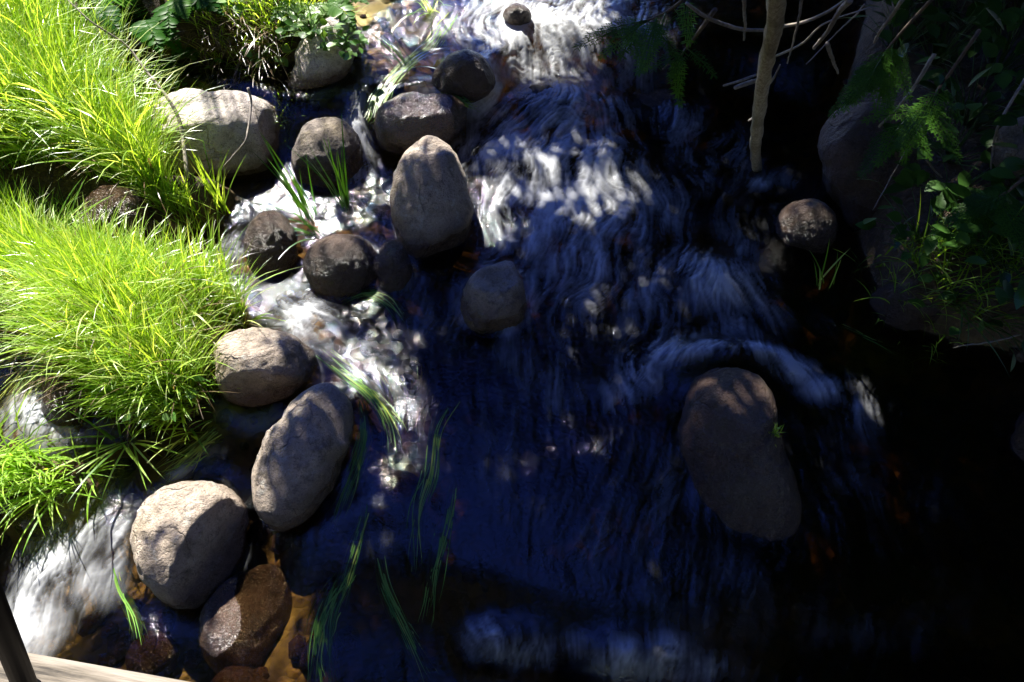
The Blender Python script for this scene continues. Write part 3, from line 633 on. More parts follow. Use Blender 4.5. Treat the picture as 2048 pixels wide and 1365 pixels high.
tuft('grass_tuft', 'sparse small tuft among the glints left of the right bank', 1640, 570, 8, .12, .3, 100, 80, M_grass, (.1, .6), (.2, .8))
tuft('grass_tuft', 'flattened tuft lying over the left channel below the island', 250, 880, 22, .2, .45, 280, 70, M_grass, (.7, 1.3), (.2, .6))
tuft('grass_tuft', 'short tuft hanging from the island corner above the oval boulder', 380, 860, 14, .12, .3, 290, 60, M_grass, (.4, 1.1), (.3, .9))
tuft('grass_tuft', 'trailing tuft in the lower left fringe beside the chute', 100, 980, 22, .15, .35, 270, 60, M_grass, (.5, 1.2), (.3, .9))
tuft('grass_tuft', 'broad-bladed tuft leaning across the upper left grass', 110, 520, 12, .35, .6, 20, 25, M_grass, (.5, 1.), (.5, 1.1), (.012, .02), onw=False)

# leafy herbs
def leaf_shape(L, W, n=5, fold=.15):
    t = np.linspace(0, 1, n + 1); w = W * np.sin(np.pi * t ** .8) ** .9 / 2
    V = [(0, 0, 0)]; mid = []
    for k in range(1, n):
        V += [(t[k] * L, w[k], fold * w[k] - .15 * L * t[k] ** 2), (t[k] * L, 0, -.15 * L * t[k] ** 2), (t[k] * L, -w[k], fold * w[k] - .15 * L * t[k] ** 2)]
    V.append((L, 0, -.15 * L)); V = np.array(V); T = [(0, 2, 1), (0, 3, 2)]; Q = []
    for k in range(n - 2):
        a = 1 + 3 * k; Q += [(a, a + 1, a + 4, a + 3), (a + 1, a + 2, a + 5, a + 4)]
    a = 1 + 3 * (n - 2); e = len(V) - 1; T += [(a, a + 1, e), (a + 1, a + 2, e)]
    return V, [np.array(Q), np.array(T)]
def rot_to(V, az, el, roll=0.0):
    M_ = Matrix.Rotation(az, 3, 'Z') @ Matrix.Rotation(-el, 3, 'Y') @ Matrix.Rotation(roll, 3, 'X'); return V @ np.array(M_).T
from mathutils.bvhtree import BVHTree
def on_rock(px, py, key):
    ob = next(o for o in C.objects if o.get('label', '').startswith(key)); me = ob.data
    tree = BVHTree.FromPolygons([v.co[:] for v in me.vertices], [p_.vertices[:] for p_ in me.polygons])
    hit = tree.ray_cast(CAM - Vector(ob.location), ray(px, py).normalized())[0]
    return Vector(hit) + Vector(ob.location) if hit else on_ground(px, py)
def herb(name, label, px, py, n, L, W, h, mat, cat='plant', group='leafy plants on the banks', rock=None, spread=.08):
    p = on_rock(px, py, rock) if rock else on_ground(px, py); root = empty(name, p, label, cat, group); st_ = Acc()
    for k in range(n):
        a = rng.uniform(0, 6.28); hh = h * rng.uniform(.35, 1); r0 = rng.uniform(.2, 1) * spread
        e = Vector((p.x + math.cos(a) * r0, p.y + math.sin(a) * r0, p.z + hh))
        st_.add(*tube([p - Vector((0, 0, .02)), (Vector(p) + e) / 2 + Vector((0, 0, .02)), e], [.003, .0022, .0012], 5))
        V, F = leaf_shape(L * rng.uniform(.7, 1.2), W * rng.uniform(.7, 1.2))
        V = rot_to(V, a + rng.normal(0, .5), rng.uniform(-.3, .5), rng.normal(0, .4)) + np.array(e)
        child('leaf', V, F, mat, root, attrs={'tint': np.full(len(V), rng.random())})
    st_.make('stem', mat, root)
herb('leafy_plant', 'low leafy plant in bright sun on the crest of the upper grass', 235, 235, 26, .07, .045, .35, M_herb, spread=.14)
herb('leafy_plant', 'leafy plant with pale leaves on the slope below the crest', 300, 330, 30, .06, .035, .22, M_herb, spread=.16)
herb('leafy_plant', 'small leaved plant at the back edge of the pale flat-topped boulder', 410, 160, 26, .05, .035, .16, M_herb, spread=.16)
herb('leafy_plant', 'scalloped leaves hanging above the bleached rock', 545, 130, 16, .07, .06, .15, M_herb, spread=.12)
herb('leafy_plant', 'round green leaves beside the straw at the top', 470, 35, 12, .09, .075, .2, M_herb, spread=.12)
herb('leafy_plant', 'small herb spreading along the foot of the island', 330, 800, 24, .05, .03, .12, M_herb, spread=.2)
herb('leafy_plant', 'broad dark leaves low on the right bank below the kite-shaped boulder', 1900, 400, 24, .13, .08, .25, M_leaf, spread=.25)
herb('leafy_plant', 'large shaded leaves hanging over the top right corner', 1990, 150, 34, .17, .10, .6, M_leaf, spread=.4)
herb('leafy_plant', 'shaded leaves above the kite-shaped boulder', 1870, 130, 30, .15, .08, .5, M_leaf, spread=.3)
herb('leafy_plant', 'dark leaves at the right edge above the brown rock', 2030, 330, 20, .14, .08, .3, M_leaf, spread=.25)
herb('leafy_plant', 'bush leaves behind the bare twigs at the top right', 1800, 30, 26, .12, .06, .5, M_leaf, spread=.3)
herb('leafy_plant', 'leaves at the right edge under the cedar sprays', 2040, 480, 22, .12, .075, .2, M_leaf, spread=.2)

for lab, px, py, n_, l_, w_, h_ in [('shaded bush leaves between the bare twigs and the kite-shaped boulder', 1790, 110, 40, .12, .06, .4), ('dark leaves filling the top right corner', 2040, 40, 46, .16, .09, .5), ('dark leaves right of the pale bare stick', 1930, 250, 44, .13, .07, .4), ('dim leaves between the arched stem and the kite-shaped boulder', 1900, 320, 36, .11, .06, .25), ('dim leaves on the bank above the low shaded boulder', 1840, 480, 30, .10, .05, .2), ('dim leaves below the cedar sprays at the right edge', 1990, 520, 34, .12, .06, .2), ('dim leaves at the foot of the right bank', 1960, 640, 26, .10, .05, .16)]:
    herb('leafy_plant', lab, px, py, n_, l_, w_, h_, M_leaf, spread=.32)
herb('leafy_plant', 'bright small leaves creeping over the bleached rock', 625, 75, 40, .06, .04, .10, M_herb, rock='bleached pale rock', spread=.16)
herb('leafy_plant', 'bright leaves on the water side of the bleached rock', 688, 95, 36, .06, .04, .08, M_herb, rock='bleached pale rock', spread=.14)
# ferns
def fern(name, label, px, py, n, L, mat, h=.12, az=None, sp_=3.1, group='ferns'):
    p = on_ground(px, py); root = empty(name, p, label, 'fern', group)
    for k in range(n):
        a = (rng.uniform(0, 6.28) if az is None else R(az) + rng.normal(0, sp_)); ll = L * rng.uniform(.75, 1.15); up0 = rng.uniform(.7, 1.2); m = 22
        pts = [np.array(p, float)]
        for j in range(m):
            e = up0 - 1.7 * (j / m) ** 1.1; pts.append(pts[-1] + ll / m * np.array([math.cos(a) * math.cos(e), math.sin(a) * math.cos(e), math.sin(e)]))
        pts = np.array(pts); acc = Acc(); acc.add(*tube(pts[::3], np.linspace(.0035, .001, len(pts[::3])), 5), .3)
        tt = rng.random()
        for j in range(3, m + 1):
            f = j / m; w = .30 * ll * math.sin(math.pi * min(1, f * .92 + .06)) ** .8 * (1 - .45 * f)
            for sgn in (-1, 1):
                V, F = leaf_shape(max(w, .012), .022 * ll / .35 + .004, 4, .1)
                V = rot_to(V, a + sgn * 1.15, rng.uniform(-.25, .1), sgn * .2) + pts[j]; acc.add(V, F, tt)
        acc.make('frond', mat, root)
fern('fern', 'dark fern under the top edge left of the long bent stick', 190, 40, 7, .5, M_fern)
fern('fern', 'shaded fern between the bent stick and the straw bank', 300, 60, 8, .5, M_fern)
fern('fern', 'sunlit fern drooping beside the straw bank', 360, 20, 5, .45, M_fern, az=280, sp_=.6)
fern('fern', 'shaded fern low behind the pale flat-topped boulder', 330, 140, 6, .35, M_fern)
fern('fern', 'sunlit fern hanging over the bleached rock', 650, 25, 8, .42, M_herb, az=265, sp_=.7)
fern('fern', 'small fern on the right flank of the bleached rock', 690, 80, 7, .3, M_herb, az=270, sp_=.7)

# cedar sprays: flat, branching
def spray(acc, p0, az, el, L, tint):
    M_ = np.array(Matrix.Rotation(az, 3, 'Z') @ Matrix.Rotation(-el, 3, 'Y')); n = max(6, int(L / .026))
    for j in range(1, n + 1):
        f = j / n; w = L * .42 * (1 - f * .8) * (.5 + .5 * min(1, f * 4))
        for sgn in (-1, 1):
            bx = f * L; m = max(2, int(w / .014))
            for q in range(m):
                g_ = q / m; x = bx + g_ * w * .72; y = sgn * g_ * w * .7
                for s2 in (-1, 1):
                    l = .034 * (1 - .4 * g_); da = sgn * .78 + s2 * .6; u = np.array([math.cos(da), math.sin(da), 0]); v = np.array([-u[1], u[0], 0]) * .0019
                    b0 = np.array([x, y, -.12 * x * x / max(L, .05) + rng.normal(0, .003)])
                    V = np.array([b0 - v, b0 + u * l * .6 - v * 1.3, b0 + u * l - (0, 0, .004), b0 + u * l * .6 + v * 1.3, b0 + v])
                    acc.add(V @ M_.T + np.array(p0), [np.array([[0, 1, 3, 4]]), np.array([[1, 2, 3]])], tint)
    P = np.stack([np.linspace(0, L, 6), np.zeros(6), -.12 * np.linspace(0, L, 6) ** 2 / max(L, .05)], 1) @ M_.T + np.array(p0)
    acc.add(*tube(P, np.linspace(.004, .001, 6), 5), .1)
def twig_path(pts, z0, z1, gain=None):
    m = len(pts); return [at(x, y, z0 + (z1 - z0) * k / (m - 1)) for k, (x, y) in enumerate(pts)]
def bough(name, label, path, nsp, L0, L1, mat=M_cedar, az0=260, azs=.8):
    P = smooth_path(path, 14); root = empty(name, Vector(P[0]), label, 'cedar bough', 'cedar boughs over the stream')
    V, F = tube(P, np.linspace(.010, .003, 14), 6); child('branch', V, F, M_darkbark, root)
    for k in range(nsp):
        f = rng.uniform(.35, 1); q = P[int(f * 13)]; ac = Acc()
        spray(ac, q, R(az0) + rng.normal(0, azs), rng.uniform(-.9, .1), rng.uniform(L0, L1), rng.random()); ac.make('spray', mat, root)
bough('cedar_bough', 'hanging cedar bough over the bright water left of the dead trunk', [at(1420,-60,1.5), at(1340,20,1.25), at(1220,70,1.05)], 11, .14, .26)
bough('cedar_bough', 'small cedar tip drooping above the black ledge stone', [at(1430,20,1.5), at(1370,100,1.1), at(1325,140,.95)], 5, .10, .2)
bough('cedar_bough', 'lighter green cedar sprays on the right bank below the kite-shaped boulder', [at(2080,330,.75), at(1990,400,.6), at(1900,430,.45)], 16, .16, .32)
bough('cedar_bough', 'dark cedar sprays left of the top right leaves', [at(1900,-40,1.3), at(1790,80,1.0), at(1740,150,.85)], 12, .16, .3)
bough('cedar_bough', 'dark cedar sprays hanging over the kite-shaped boulder', [at(1960,60,1.2), at(1860,200,.9), at(1800,250,.7)], 10, .16, .3)

# dead leaning trunk with its bare branches
tp = twig_path([(1566,-150), (1556,-40), (1549,50), (1532,130), (1521,200), (1513,270), (1511,310), (1518,366)], 1.95, -.10)
P = smooth_path(tp, 40); rad = np.interp(np.linspace(0, 1, 40), [0, .4, .7, .97, 1], [.034, .032, .030, .027, .02])
root = empty('dead_tree', Vector(P[-1]), 'dead pale-barked leaning trunk with bare branches, standing in the stream', 'dead tree')
V, F = tube(P, rad * (1 + .06 * np.sin(np.arange(40) * 1.7)), 14, wob=.28); trunk = child('trunk', V, F, M_bark, root)
def zt(py): return float(np.interp(py, [-150, 352], [1.95, .0]))
for pts, zs, r in [([(1373,7),(1413,35),(1454,51),(1490,60),(1538,61)], (1.6, zt(61)), .008), ([(1552,55),(1604,46),(1652,26),(1690,0),(1740,-40)], (zt(55), 1.5), .008),
                   ([(1470,176),(1492,168),(1518,160)], (.8, zt(160)), .012), ([(1447,172),(1480,162),(1518,148)], (.9, zt(148)), .006), ([(1542,117),(1604,88),(1648,48),(1740,15)], (zt(117), 1.4), .006),
                   ([(1526,180),(1545,160),(1560,130)], (zt(180), 1.1), .007), ([(1497,242),(1508,234),(1516,228)], (.5, zt(228)), .006)]:
    Pq = smooth_path(twig_path(pts, *zs), 12); V, F = tube(Pq, np.interp(np.linspace(0, 1, 12), [0, .5, 1], [r * .8, r, r * .9] if pts[0][0] < pts[-1][0] and pts[-1][0] < 1545 else [r, r * .8, r * .4]), 6, wob=.2); child('branch', V, F, M_twig, root)
TW = [([(1701,0),(1677,29),(1655,66),(1626,99)], 1.5, 1.1, .013, 'thick pale broken branch slanting down right of the dead trunk'),
      ([(1655,88),(1668,118),(1679,143)], 1.2, .9, .010, 'short stub of branch hanging right of the dead trunk'),
      ([(1604,0),(1593,55),(1573,126)], 1.5, 1.0, .006, 'thin twig hanging steeply beside the dead trunk'),
      ([(1489,-10),(1487,40),(1485,84)], 1.6, 1.2, .008, 'thin straight twig hanging left of the dead trunk'),
      ([(1805,0),(1785,25),(1760,58),(1745,85)], 1.4, 1.1, .009, 'pale twig slanting through the top right bush'),
      ([(1868,108),(1849,147),(1827,180),(1791,223),(1756,253)], .9, .6, .011, 'pale bare stick reaching down to the kite-shaped boulder'),
      ([(2060,140),(2007,231),(1985,286),(1976,348)], .9, .5, .008, 'thin arched stem at the right edge before the brown rock'),
      ([(1842,249),(1824,278),(1787,341),(1743,418)], .65, .45, .004, 'hair-thin twig drooping across the face of the kite-shaped boulder'),
      ([(1849,311),(1862,335),(1882,355)], .6, .45, .006, 'short pale twig right of the kite-shaped boulder'),
      ([(2040,670),(1975,685),(1935,690),(1905,695)], .25, .2, .004, 'thin twig lying over the dark bank at the right edge'),
      ([(1730,10),(1700,45),(1660,80),(1610,130)], 1.3, 1.0, .004, 'wispy twig crossing behind the thick broken branch'),
      ([(125,-10),(176,40),(220,70),(253,95),(289,143),(330,194),(352,238),(361,286),(370,352)], .95, .30, .011, 'long bent grey stick leaning over the left bank'),
      ([(496,176),(502,212),(493,278),(470,310),(448,336)], .62, .30, .007, 'thin dark stick crossing the pale flat-topped boulder')]
for pts, z0, z1, r, lab in TW:
    Pq = smooth_path(twig_path(pts, z0, z1), 26); Pq = Pq + np.cumsum(rng.normal(0, .0012, Pq.shape), 0)
    Lr = np.linspace(1, .55, 26) * r if pts[0][1] < pts[-1][1] else np.linspace(.5, 1, 26) * r
    if 'long bent' in lab: Lr = np.linspace(.25, 1.1, 26) * r
    V, F = tube(Pq, Lr, 7, wob=.25, seed=len(lab)); base = Vector(Pq[-1]); o = mesh_np('bare_stick', V - np.array(base), F, M_twig); o.location = base
    tag(o, lab, 'stick', 'bare sticks and twigs')

# water weed: ribbons trailing with the current at the surface
def on_surf(px, py, dz):
    p = on_water(px, py); i = int(np.clip(np.searchsorted(wx, p.x), 0, nx - 1)); j = int(np.clip(np.searchsorted(wy, p.y), 0, ny - 1)); return at(px, py, float(WZ2[j, i]) + dz)
WEED = [('streaming weed from the tip of the tan boulder toward mid stream', [(635,705),(690,745),(745,790),(780,850),(790,910)], 26, 20),
        ('long green weed hanging along the right side of the oval boulder', [(722,800),(730,870),(705,960),(665,1065)], 24, 15),
        ('long weed trailing down the middle of the dark pool', [(905,790),(870,860),(858,950),(835,1030),(828,1150)], 30, 18),
        ('yellow weed clump glowing in mid stream', [(855,730),(845,780),(825,830),(815,880)], 26, 26), ('yellow weed clump beside the streaming weed', [(780,740),(795,790),(798,850)], 18, 22),
        ('submerged green weed right of the yellow clumps', [(970,760),(970,820),(985,900)], 12, 14),
        ('broad green weed mass at the bottom edge', [(700,1140),(660,1210),(645,1290),(655,1400)], 44, 24), ('forked weed trailing right at the bottom', [(755,1110),(770,1180),(812,1270),(870,1390)], 24, 13),
        ('weed arched over the foot of the low wet boulder', [(680,605),(730,585),(778,602),(815,645)], 24, 12), ('weed fan spread in the shallows above the wet boulder', [(860,90),(805,135),(762,190),(742,250)], 34, 16),
        ('yellow weed streaming in the left channel under the island', [(170,660),(110,700),(50,760),(-20,850)], 50, 34), ('bright weed at the foot of the left chute', [(232,1130),(245,1180),(268,1230),(285,1290)], 14, 13),
        ('weed strands by the upper shallows at the top', [(910,20),(870,75),(825,115)], 24, 18), ('thin weed along the right bank below the sparse tuft', [(1645,640),(1700,660),(1760,690),(1830,720)], 5, 6),
        ('weed strands in the cascade beside the pointed boulder', [(870,170),(920,198),(975,230)], 12, 9),
        ('long faint weed trailing from the dark pool to the bottom foam', [(905,960),(890,1050),(865,1150),(850,1260)], 14, 14), ('green weed trailing below the long oval boulder', [(735,1000),(715,1080),(690,1160),(665,1240)], 14, 14),
        ('mossy yellow weed in the water above the big round boulder', [(440,860),(390,900),(320,965)], 30, 24)]
for lab, pts, n, wid in WEED:
    P0 = [on_water(x, y, -.004) for x, y in pts]; root = empty('water_weed', P0[0], lab, 'water weed', 'weeds trailing in the current')
    yl = 'yellow' in lab
    for k in range(int(n * 2.4)):
        s = np.linspace(0, 1, 16); off = rng.normal(0, wid * .45); off2 = off * .6 + rng.normal(0, wid * .6); f1 = rng.uniform(.6, 1.0) ; f0 = rng.uniform(0, .6) * f1
        q = smooth_path([(x, y, 0) for x, y in pts], 40)[:, :2]; ix = np.clip((f0 + s * (f1 - f0)) * 39, 0, 39)
        qx = np.interp(ix, np.arange(40), q[:, 0]); qy = np.interp(ix, np.arange(40), q[:, 1])
        tx, ty = np.gradient(qx), np.gradient(qy); l = np.hypot(tx, ty) + 1e-6
        oo = off + (off2 - off) * s + rng.uniform(2, 8) * np.sin(s * rng.uniform(2, 6) + rng.uniform(0, 6.3)) * s
        qx = qx - ty / l * oo; qy = qy + tx / l * oo
        dz = rng.uniform(-.045, -.012) if 'clump' in lab else rng.uniform(-.012, .003); C3 = np.array([on_surf(a_, b_, dz) for a_, b_ in zip(qx, qy)]); C3[:, 2] = np.convolve(np.pad(C3[:, 2], 2, 'edge'), np.ones(5) / 5, 'valid')
        T3 = np.gradient(C3, axis=0); sd = np.stack([-T3[:, 1], T3[:, 0], np.zeros(16)], 1); sd /= np.linalg.norm(sd, axis=1)[:, None] + 1e-9
        w = rng.uniform(.003, .007) * np.interp(s, [0, .1, .7, 1], [.6, 1, .8, .1]) / 2
        V = np.empty((32, 3)); V[0::2] = C3 - sd * w[:, None]; V[1::2] = C3 + sd * w[:, None]
        Q = np.array([(2 * j, 2 * j + 1, 2 * j + 3, 2 * j + 2) for j in range(15)])
        child('strand', V, Q, M_weed, root, attrs={'tint': np.full(32, np.clip(rng.normal(.85 if yl else .45, .25), 0, 1))})

# moss tuft on the largest boulder
p = on_rock(1550, 868, 'largest boulder'); n = 60; V, F, a = blades(np.array(p) + rng.normal(0, .012, (n, 3)), rng.uniform(.02, .05, n), rng.uniform(0, 6.28, n), rng.uniform(.1, .9, n), rng.uniform(.1, .8, n), rng.uniform(.003, .006, n), 3)
o = mesh_np('moss_tuft', V - np.array(p), F, M_grass, attrs={'tint': a}); o.location = p; tag(o, 'tiny bright moss tuft on the lit flank of the largest boulder', 'moss')

# ------------------------------------------------------------------ footbridge edge and black pole (bottom left)
def wood_mat():
    m, nt, out = new_mat('weathered_plank'); n = N(nt); g = n('TexCoord').outputs['Object']
    mp = n('Mapping', {0: g, 3: (2.5, 48, 30)}).outputs[0]; k = n.noise(mp, 1.0, 6, .7)
    col = n.ramp(k, [(.36, (.03, .025, .02)), (.46, (.13, .11, .085)), (.56, (.22, .19, .155)), (.7, (.32, .285, .24))])
    bm_ = n('Bump', {'Strength': .6, 'Distance': .003, 'Height': k}); b = n('BsdfPrincipled', {'Base Color': col, 'Roughness': .85, 'Normal': bm_.outputs[0]})
    nt.links.new(b.outputs[0], out.inputs[0]); return m
M_wood = wood_mat()
m, nt, out = new_mat('black_paint'); n = N(nt)
b_ = n('BsdfPrincipled', {'Base Color': (.004, .004, .005, 1), 'Roughness': .6, 'Specular IOR Level': .08}); nt.links.new(b_.outputs[0], out.inputs[0]); M_black = m
ZD = 1.45
a0 = at(45, 1303, ZD); a1 = at(395, 1366, ZD); ux = (a1 - a0).normalized(); uy = Vector((-ux.y, ux.x, 0))
o0 = (a0 + a1) / 2 - uy * .0; ang = math.atan2(ux.y, ux.x)
deck = empty('footbridge', (o0.x, o0.y, ZD), 'weathered grey plank edge of the footbridge at the bottom left corner', 'footbridge'); deck.rotation_euler = (0, 0, ang)
def bevel_box(name, lo, hi, mat, parent, bev=.006):
    bm = bmesh.new(); bmesh.ops.create_cube(bm, size=1)
    for v in bm.verts: v.co = Vector([lo[k] + (v.co[k] + .5) * (hi[k] - lo[k]) for k in range(3)])
    bmesh.ops.bevel(bm, geom=bm.edges[:], offset=bev, segments=2, affect='EDGES')
    me = bpy.data.meshes.new(name); bm.to_mesh(me); bm.free(); me.materials.append(mat); o = bpy.data.objects.new(name, me); C.objects.link(o); o.parent = parent; return o
for k in range(4): bevel_box('plank', (-2.6, -.15 * (k + 1) + .006, -.045), (2.6, -.15 * k, 0), M_wood, deck)
bevel_box('beam', (-2.6, -.12, -.20), (2.6, -.03, -.048), M_wood, deck)
q0 = at(-8, 1225, 1.75); q1 = at(62, 1400, ZD)
d = (q0 - q1); V, F = tube([q1, q1 + d, q1 + d * 3], [.02, .02, .02], 16); V2, F2 = tube([q1, q1 + d * .12], [.025, .025], 16)
pole = empty('black_pole', q1, 'slim black metal pole standing on the plank at the bottom left corner', 'pole')
child('shaft', V, F, M_black, pole); child('foot', V2, F2, M_black, pole)

# ------------------------------------------------------------------ unseen trees around the stream: crowns shaped to cast its shade and sun flecks
def shade(px, py):
    s = sm(500, 1080, px + .28 * (py - 480)) * .84 + .35 * sm(1250, 1600, px)
    s = np.maximum(s, 1.1 * np.exp(-(((px - 320) / 150) ** 2 + ((py - 20) / 110) ** 2) * 1.2))
    s = np.maximum(s, .15 * sm(400, 560, px) * sm(720, 900, py))
    s = np.maximum(s, .19 * np.exp(-(((px - 420) / 200) ** 2 + ((py - 1100) / 170) ** 2)))
    s = s * (1 - .97 * np.exp(-(((px - 1040) / 250) ** 2 + ((py - 0) / 130) ** 2)))
    s = s * (1 - .75 * np.exp(-(((px - 850) / 150) ** 2 + ((py - 230) / 110) ** 2)))
    s = s * (1 - .9 * np.exp(-(((px - 490) / 120) ** 2 + ((py - 1210) / 110) ** 2)))
    for cx, cy, r_, k_ in ((1040,320,150,.46),(1160,400,130,.36),(865,370,110,.35),(1565,895,95,1.0),(1490,930,90,.6),(1610,415,50,.8),(780,680,110,.2),(690,930,50,.6),(855,900,60,.5),(720,770,90,.8),(830,790,100,.85),(650,1270,70,.6),(810,1230,60,.5),(1000,590,50,.3),(1190,850,60,.5),(1290,920,60,.4),(1760,830,60,.3)):
        s = s * (1 - k_ * np.exp(-((px - cx) ** 2 + (py - cy) ** 2) / r_ ** 2))
    for hx, hy, hz, r_, k_ in ((860,350,.32,110,.6),(640,90,.4,90,.8),(990,580,.2,50,.4),(1900,430,.5,130,.85),(1930,470,.4,100,.7),(1240,75,1.05,70,.7),(1330,140,.95,50,.6),(1540,120,.85,80,.85),(1520,220,.5,70,.8),(1514,300,.2,60,.7),(1552,40,1.2,80,.8),(1650,60,1.2,90,.6),(1900,560,.3,80,.3)):
        P_ = at(hx, hy, hz); G_ = P_ - SUN * ((hz - .08) / SUN.z); cx, cy = to_px(G_.x, G_.y, .08)
        s = s * (1 - k_ * np.exp(-((px - cx) ** 2 + (py - cy) ** 2) / r_ ** 2))
    s = np.maximum(s, .86 * np.exp(-(((px - 1430) / 130) ** 2 + ((py - 560) / 90) ** 2)))
    return np.minimum(s, .945)
TREES = [('spruce', (.9, 10.8), 'leafy tree upstream of the cascade, mid stream side'), ('spruce', (1.6, 8.2), 'leafy tree upstream on the right bank'), ('spruce', (3.6, 5.4), 'leafy tree on the right bank beside the dead trunk'), ('spruce', (3.3, 1.6), 'leafy tree on the right bank near the footbridge'), ('spruce', (-3.9, 9.0), 'leafy tree upstream on the left bank'), ('spruce', (-4.5, -1.0), 'leafy tree added out of view on the left bank beside the footbridge'), ('spruce', (1.0, -4.5), 'leafy tree added out of view behind the footbridge')]
cl = []
N_CL = 4300
while len(cl) < N_CL:
    px = rng.uniform(-100, 2350); py = rng.uniform(-200, 1500)
    zg = .06 + .24 * float(sm(230, 160, py)); x, y = at_np(px, py, zg)
    # even density over the ground rather than over the picture
    if rng.random() > min(1, ((y * cp + 2.9 * sp) / 5.6) ** 2): continue
    nz = float(fbm(np.array([[x * 5.5, y * 5.5, 3.3]]), 3)[0]); nz = np.clip((nz - .28) / .44, 0, 1)
    sh = float(shade(np.array(px), np.array(py)))
    if rng.random() > sm(nz - .12, nz + .12, sh) * sm(.04, .3, sh): continue
    z = rng.uniform(3.25, 4.7); t = (z - zg) / SUN.z; cl.append((x + SUN.x * t, y + SUN.y * t, z))
for _ in range(1100):                        # unseen boughs added over the right bank to darken it
    cl.append((rng.uniform(1.6, 5.0), rng.uniform(-.5, 6.5), rng.uniform(3.25, 5.4)))
n_fine = len(cl)
for x0, x1, y0, y1, n_ in [(1.15, 7, -5, 9, 1400), (-6.5, -1.25, -5, 2.2, 700), (-3, 3, -6, .9, 700)]:   # unseen leaf roof added to block the sky, leaving a gap over the stream
    for _ in range(n_): cl.append((rng.uniform(x0, x1), rng.uniform(y0, y1), rng.uniform(3.9, 6.2)))
cl = np.array(cl); big = np.arange(len(cl)) >= n_fine; TX = np.array([t[1] for t in TREES])
own = np.argmin(((cl[:, None, :2] - TX[None]) ** 2).sum(-1), 1)
for k, (nm, (tx, ty), lab) in enumerate(TREES):
    zb = gz1(tx, ty); root = empty('broadleaf_tree', Vector((tx, ty, zb)), lab + ' whose crown shades the water', 'tree', 'trees shading the stream')
    P = np.array([(tx + .1 * math.sin(j * .8 + k), ty + .08 * math.cos(j), zb - .2 + j * .75) for j in range(9)])
    V, F = tube(P, np.linspace(.16, .04, 9), 10, wob=.1); child('trunk', V, F, M_darkbark, root)
    mine = cl[own == k]; mb = big[own == k]; lim = Acc()
    for q in mine[::30]:
        j = int(np.clip((q[2] - 1.2 - zb) / .75, 1, 8)); a = P[j]; mid = (a + q) / 2 + (0, 0, .25)
        lim.add(*tube(smooth_path([a, mid, q], 6), np.linspace(.014, .004, 6), 5))
    if lim.n: lim.make('limb', M_darkbark, root)
    nl = 30; n = len(mine) * nl; bg = np.repeat(mb, nl)
    c = np.repeat(mine, nl, 0) + rng.normal(0, 1, (n, 3)) * np.repeat(rng.uniform(.05, .10, len(mine)) * np.where(mb, 4, 1), nl)[:, None]
    az = rng.uniform(0, 6.28, n); tl = rng.normal(0, .6, n); tl2 = rng.normal(0, .6, n); s = rng.uniform(.025, .055, n) * np.where(bg, 2.2, 1)
    u = np.stack([np.cos(az) * np.cos(tl), np.sin(az) * np.cos(tl), np.sin(tl)], 1); v = np.stack([-np.sin(az) * np.cos(tl2), np.cos(az) * np.cos(tl2), np.sin(tl2)], 1)
    V = np.stack([c - u * s[:, None], c + v * (s * .5)[:, None], c + u * s[:, None], c - v * (s * .5)[:, None]], 1)
    F = np.arange(n * 4).reshape(n, 4)
    child('crown', V.reshape(-1, 3), F, M_crown, root, attrs={'tint': np.repeat(rng.random(n), 4)}, smooth=False)

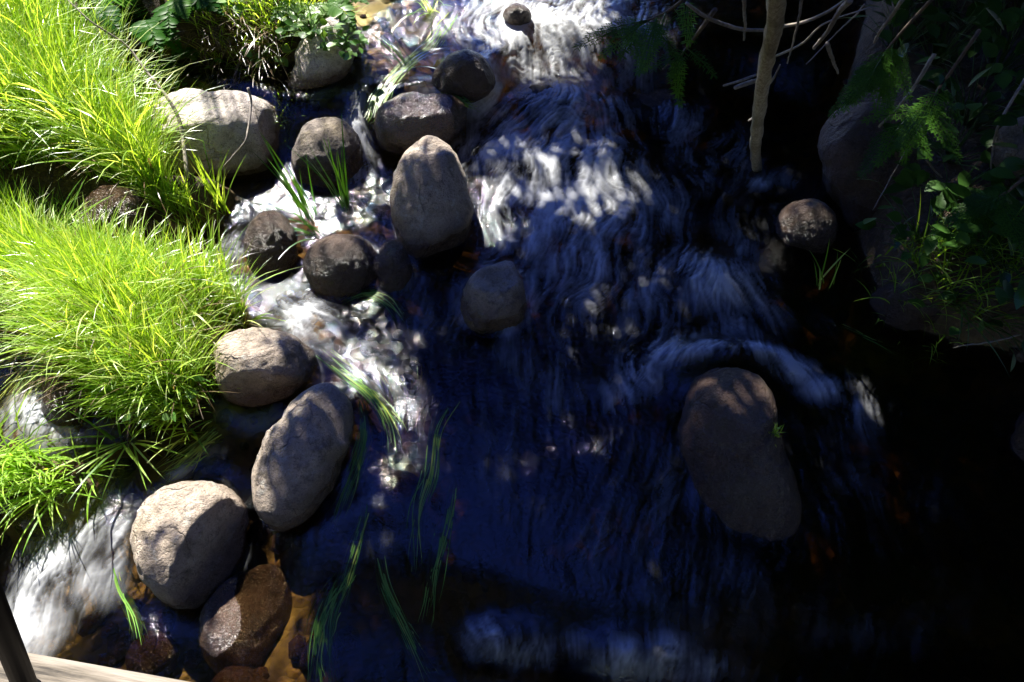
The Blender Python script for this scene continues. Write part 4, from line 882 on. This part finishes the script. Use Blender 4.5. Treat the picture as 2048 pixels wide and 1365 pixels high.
# unseen wood added to block the sky: open above the stream and up its corridor
def sky_screen_tree(x, y, h, r):
    zb = gz1(x, y); root = empty('sky_screen_tree', Vector((x, y, zb)), 'unseen leafy tree of the wood, added to block the low sky', 'tree', 'unseen trees added to block the sky')
    P = np.array([(x + .1 * math.sin(j + x), y + .1 * math.cos(j + y), zb - .3 + j * h / 9) for j in range(9)])
    V, F = tube(P, np.linspace(.2, .05, 9), 8, wob=.1); child('trunk', V, F, M_darkbark, root)
    n = 3200; q = rng.normal(size=(n, 3)); q /= np.linalg.norm(q, axis=1)[:, None]; q *= rng.uniform(.5, 1, (n, 1)) * (.75 + .5 * fbm(q * 2 + x, 2))[:, None]
    c = q * (r, r, h * .52) + (x, y, zb + h * .5); az = rng.uniform(0, 6.28, n); s = rng.uniform(.10, .22, n); tl = rng.normal(0, .7, n); t2 = rng.normal(0, .7, n)
    u = np.stack([np.cos(az) * np.cos(tl), np.sin(az) * np.cos(tl), np.sin(tl)], 1); v = np.stack([-np.sin(az) * np.cos(t2), np.cos(az) * np.cos(t2), np.sin(t2)], 1)
    V = np.stack([c - u * s[:, None], c + v * (s * .6)[:, None], c + u * s[:, None], c - v * (s * .6)[:, None]], 1)
    child('crown', V.reshape(-1, 3), np.arange(n * 4).reshape(n, 4), M_crown, root, attrs={'tint': np.repeat(rng.random(n), 4)}, smooth=False)
for az_, d_, h_, r_ in [(38,10,10,2.6),(58,9,11,2.8),(80,8,11,2.8),(102,8,11,2.8),(125,8,11,2.8),(148,8,11,2.8),(172,8,11,2.8),(196,8,11,2.8),(220,8,11,2.8),(244,8,11,2.8),(266,9,10,2.6),(288,10,9,2.6),(308,12,9,2.6),(22,13,9,2.4),(48,12,11,2.8),(70,11,11,2.8),(91,10.5,11,2.8),(113,10.5,11,2.8),(136,10.5,11,2.8),(160,10.5,11,2.8),(184,10.5,11,2.8),(208,10.5,11,2.8),(232,10.5,11,2.8),(255,11,10,2.8),(277,12,9,2.8),(298,13.5,9,2.8)]:
    sky_screen_tree(math.sin(R(az_)) * d_, 2.0 + math.cos(R(az_)) * d_, h_, r_)
for x_, y_, h_, r_ in ((-2.3, 8.6, 3.3, 1.1), (2.6, 8.8, 6.5, 1.7), (4.6, 7.6, 7, 1.8)): sky_screen_tree(x_, y_, h_, r_)  # shrub and trees added out of view to darken reflections and block side light
print('TRIS', sum(len(me.polygons) * (1 if len(me.polygons) and len(me.polygons[0].vertices) == 3 else 2) for me in bpy.data.meshes))
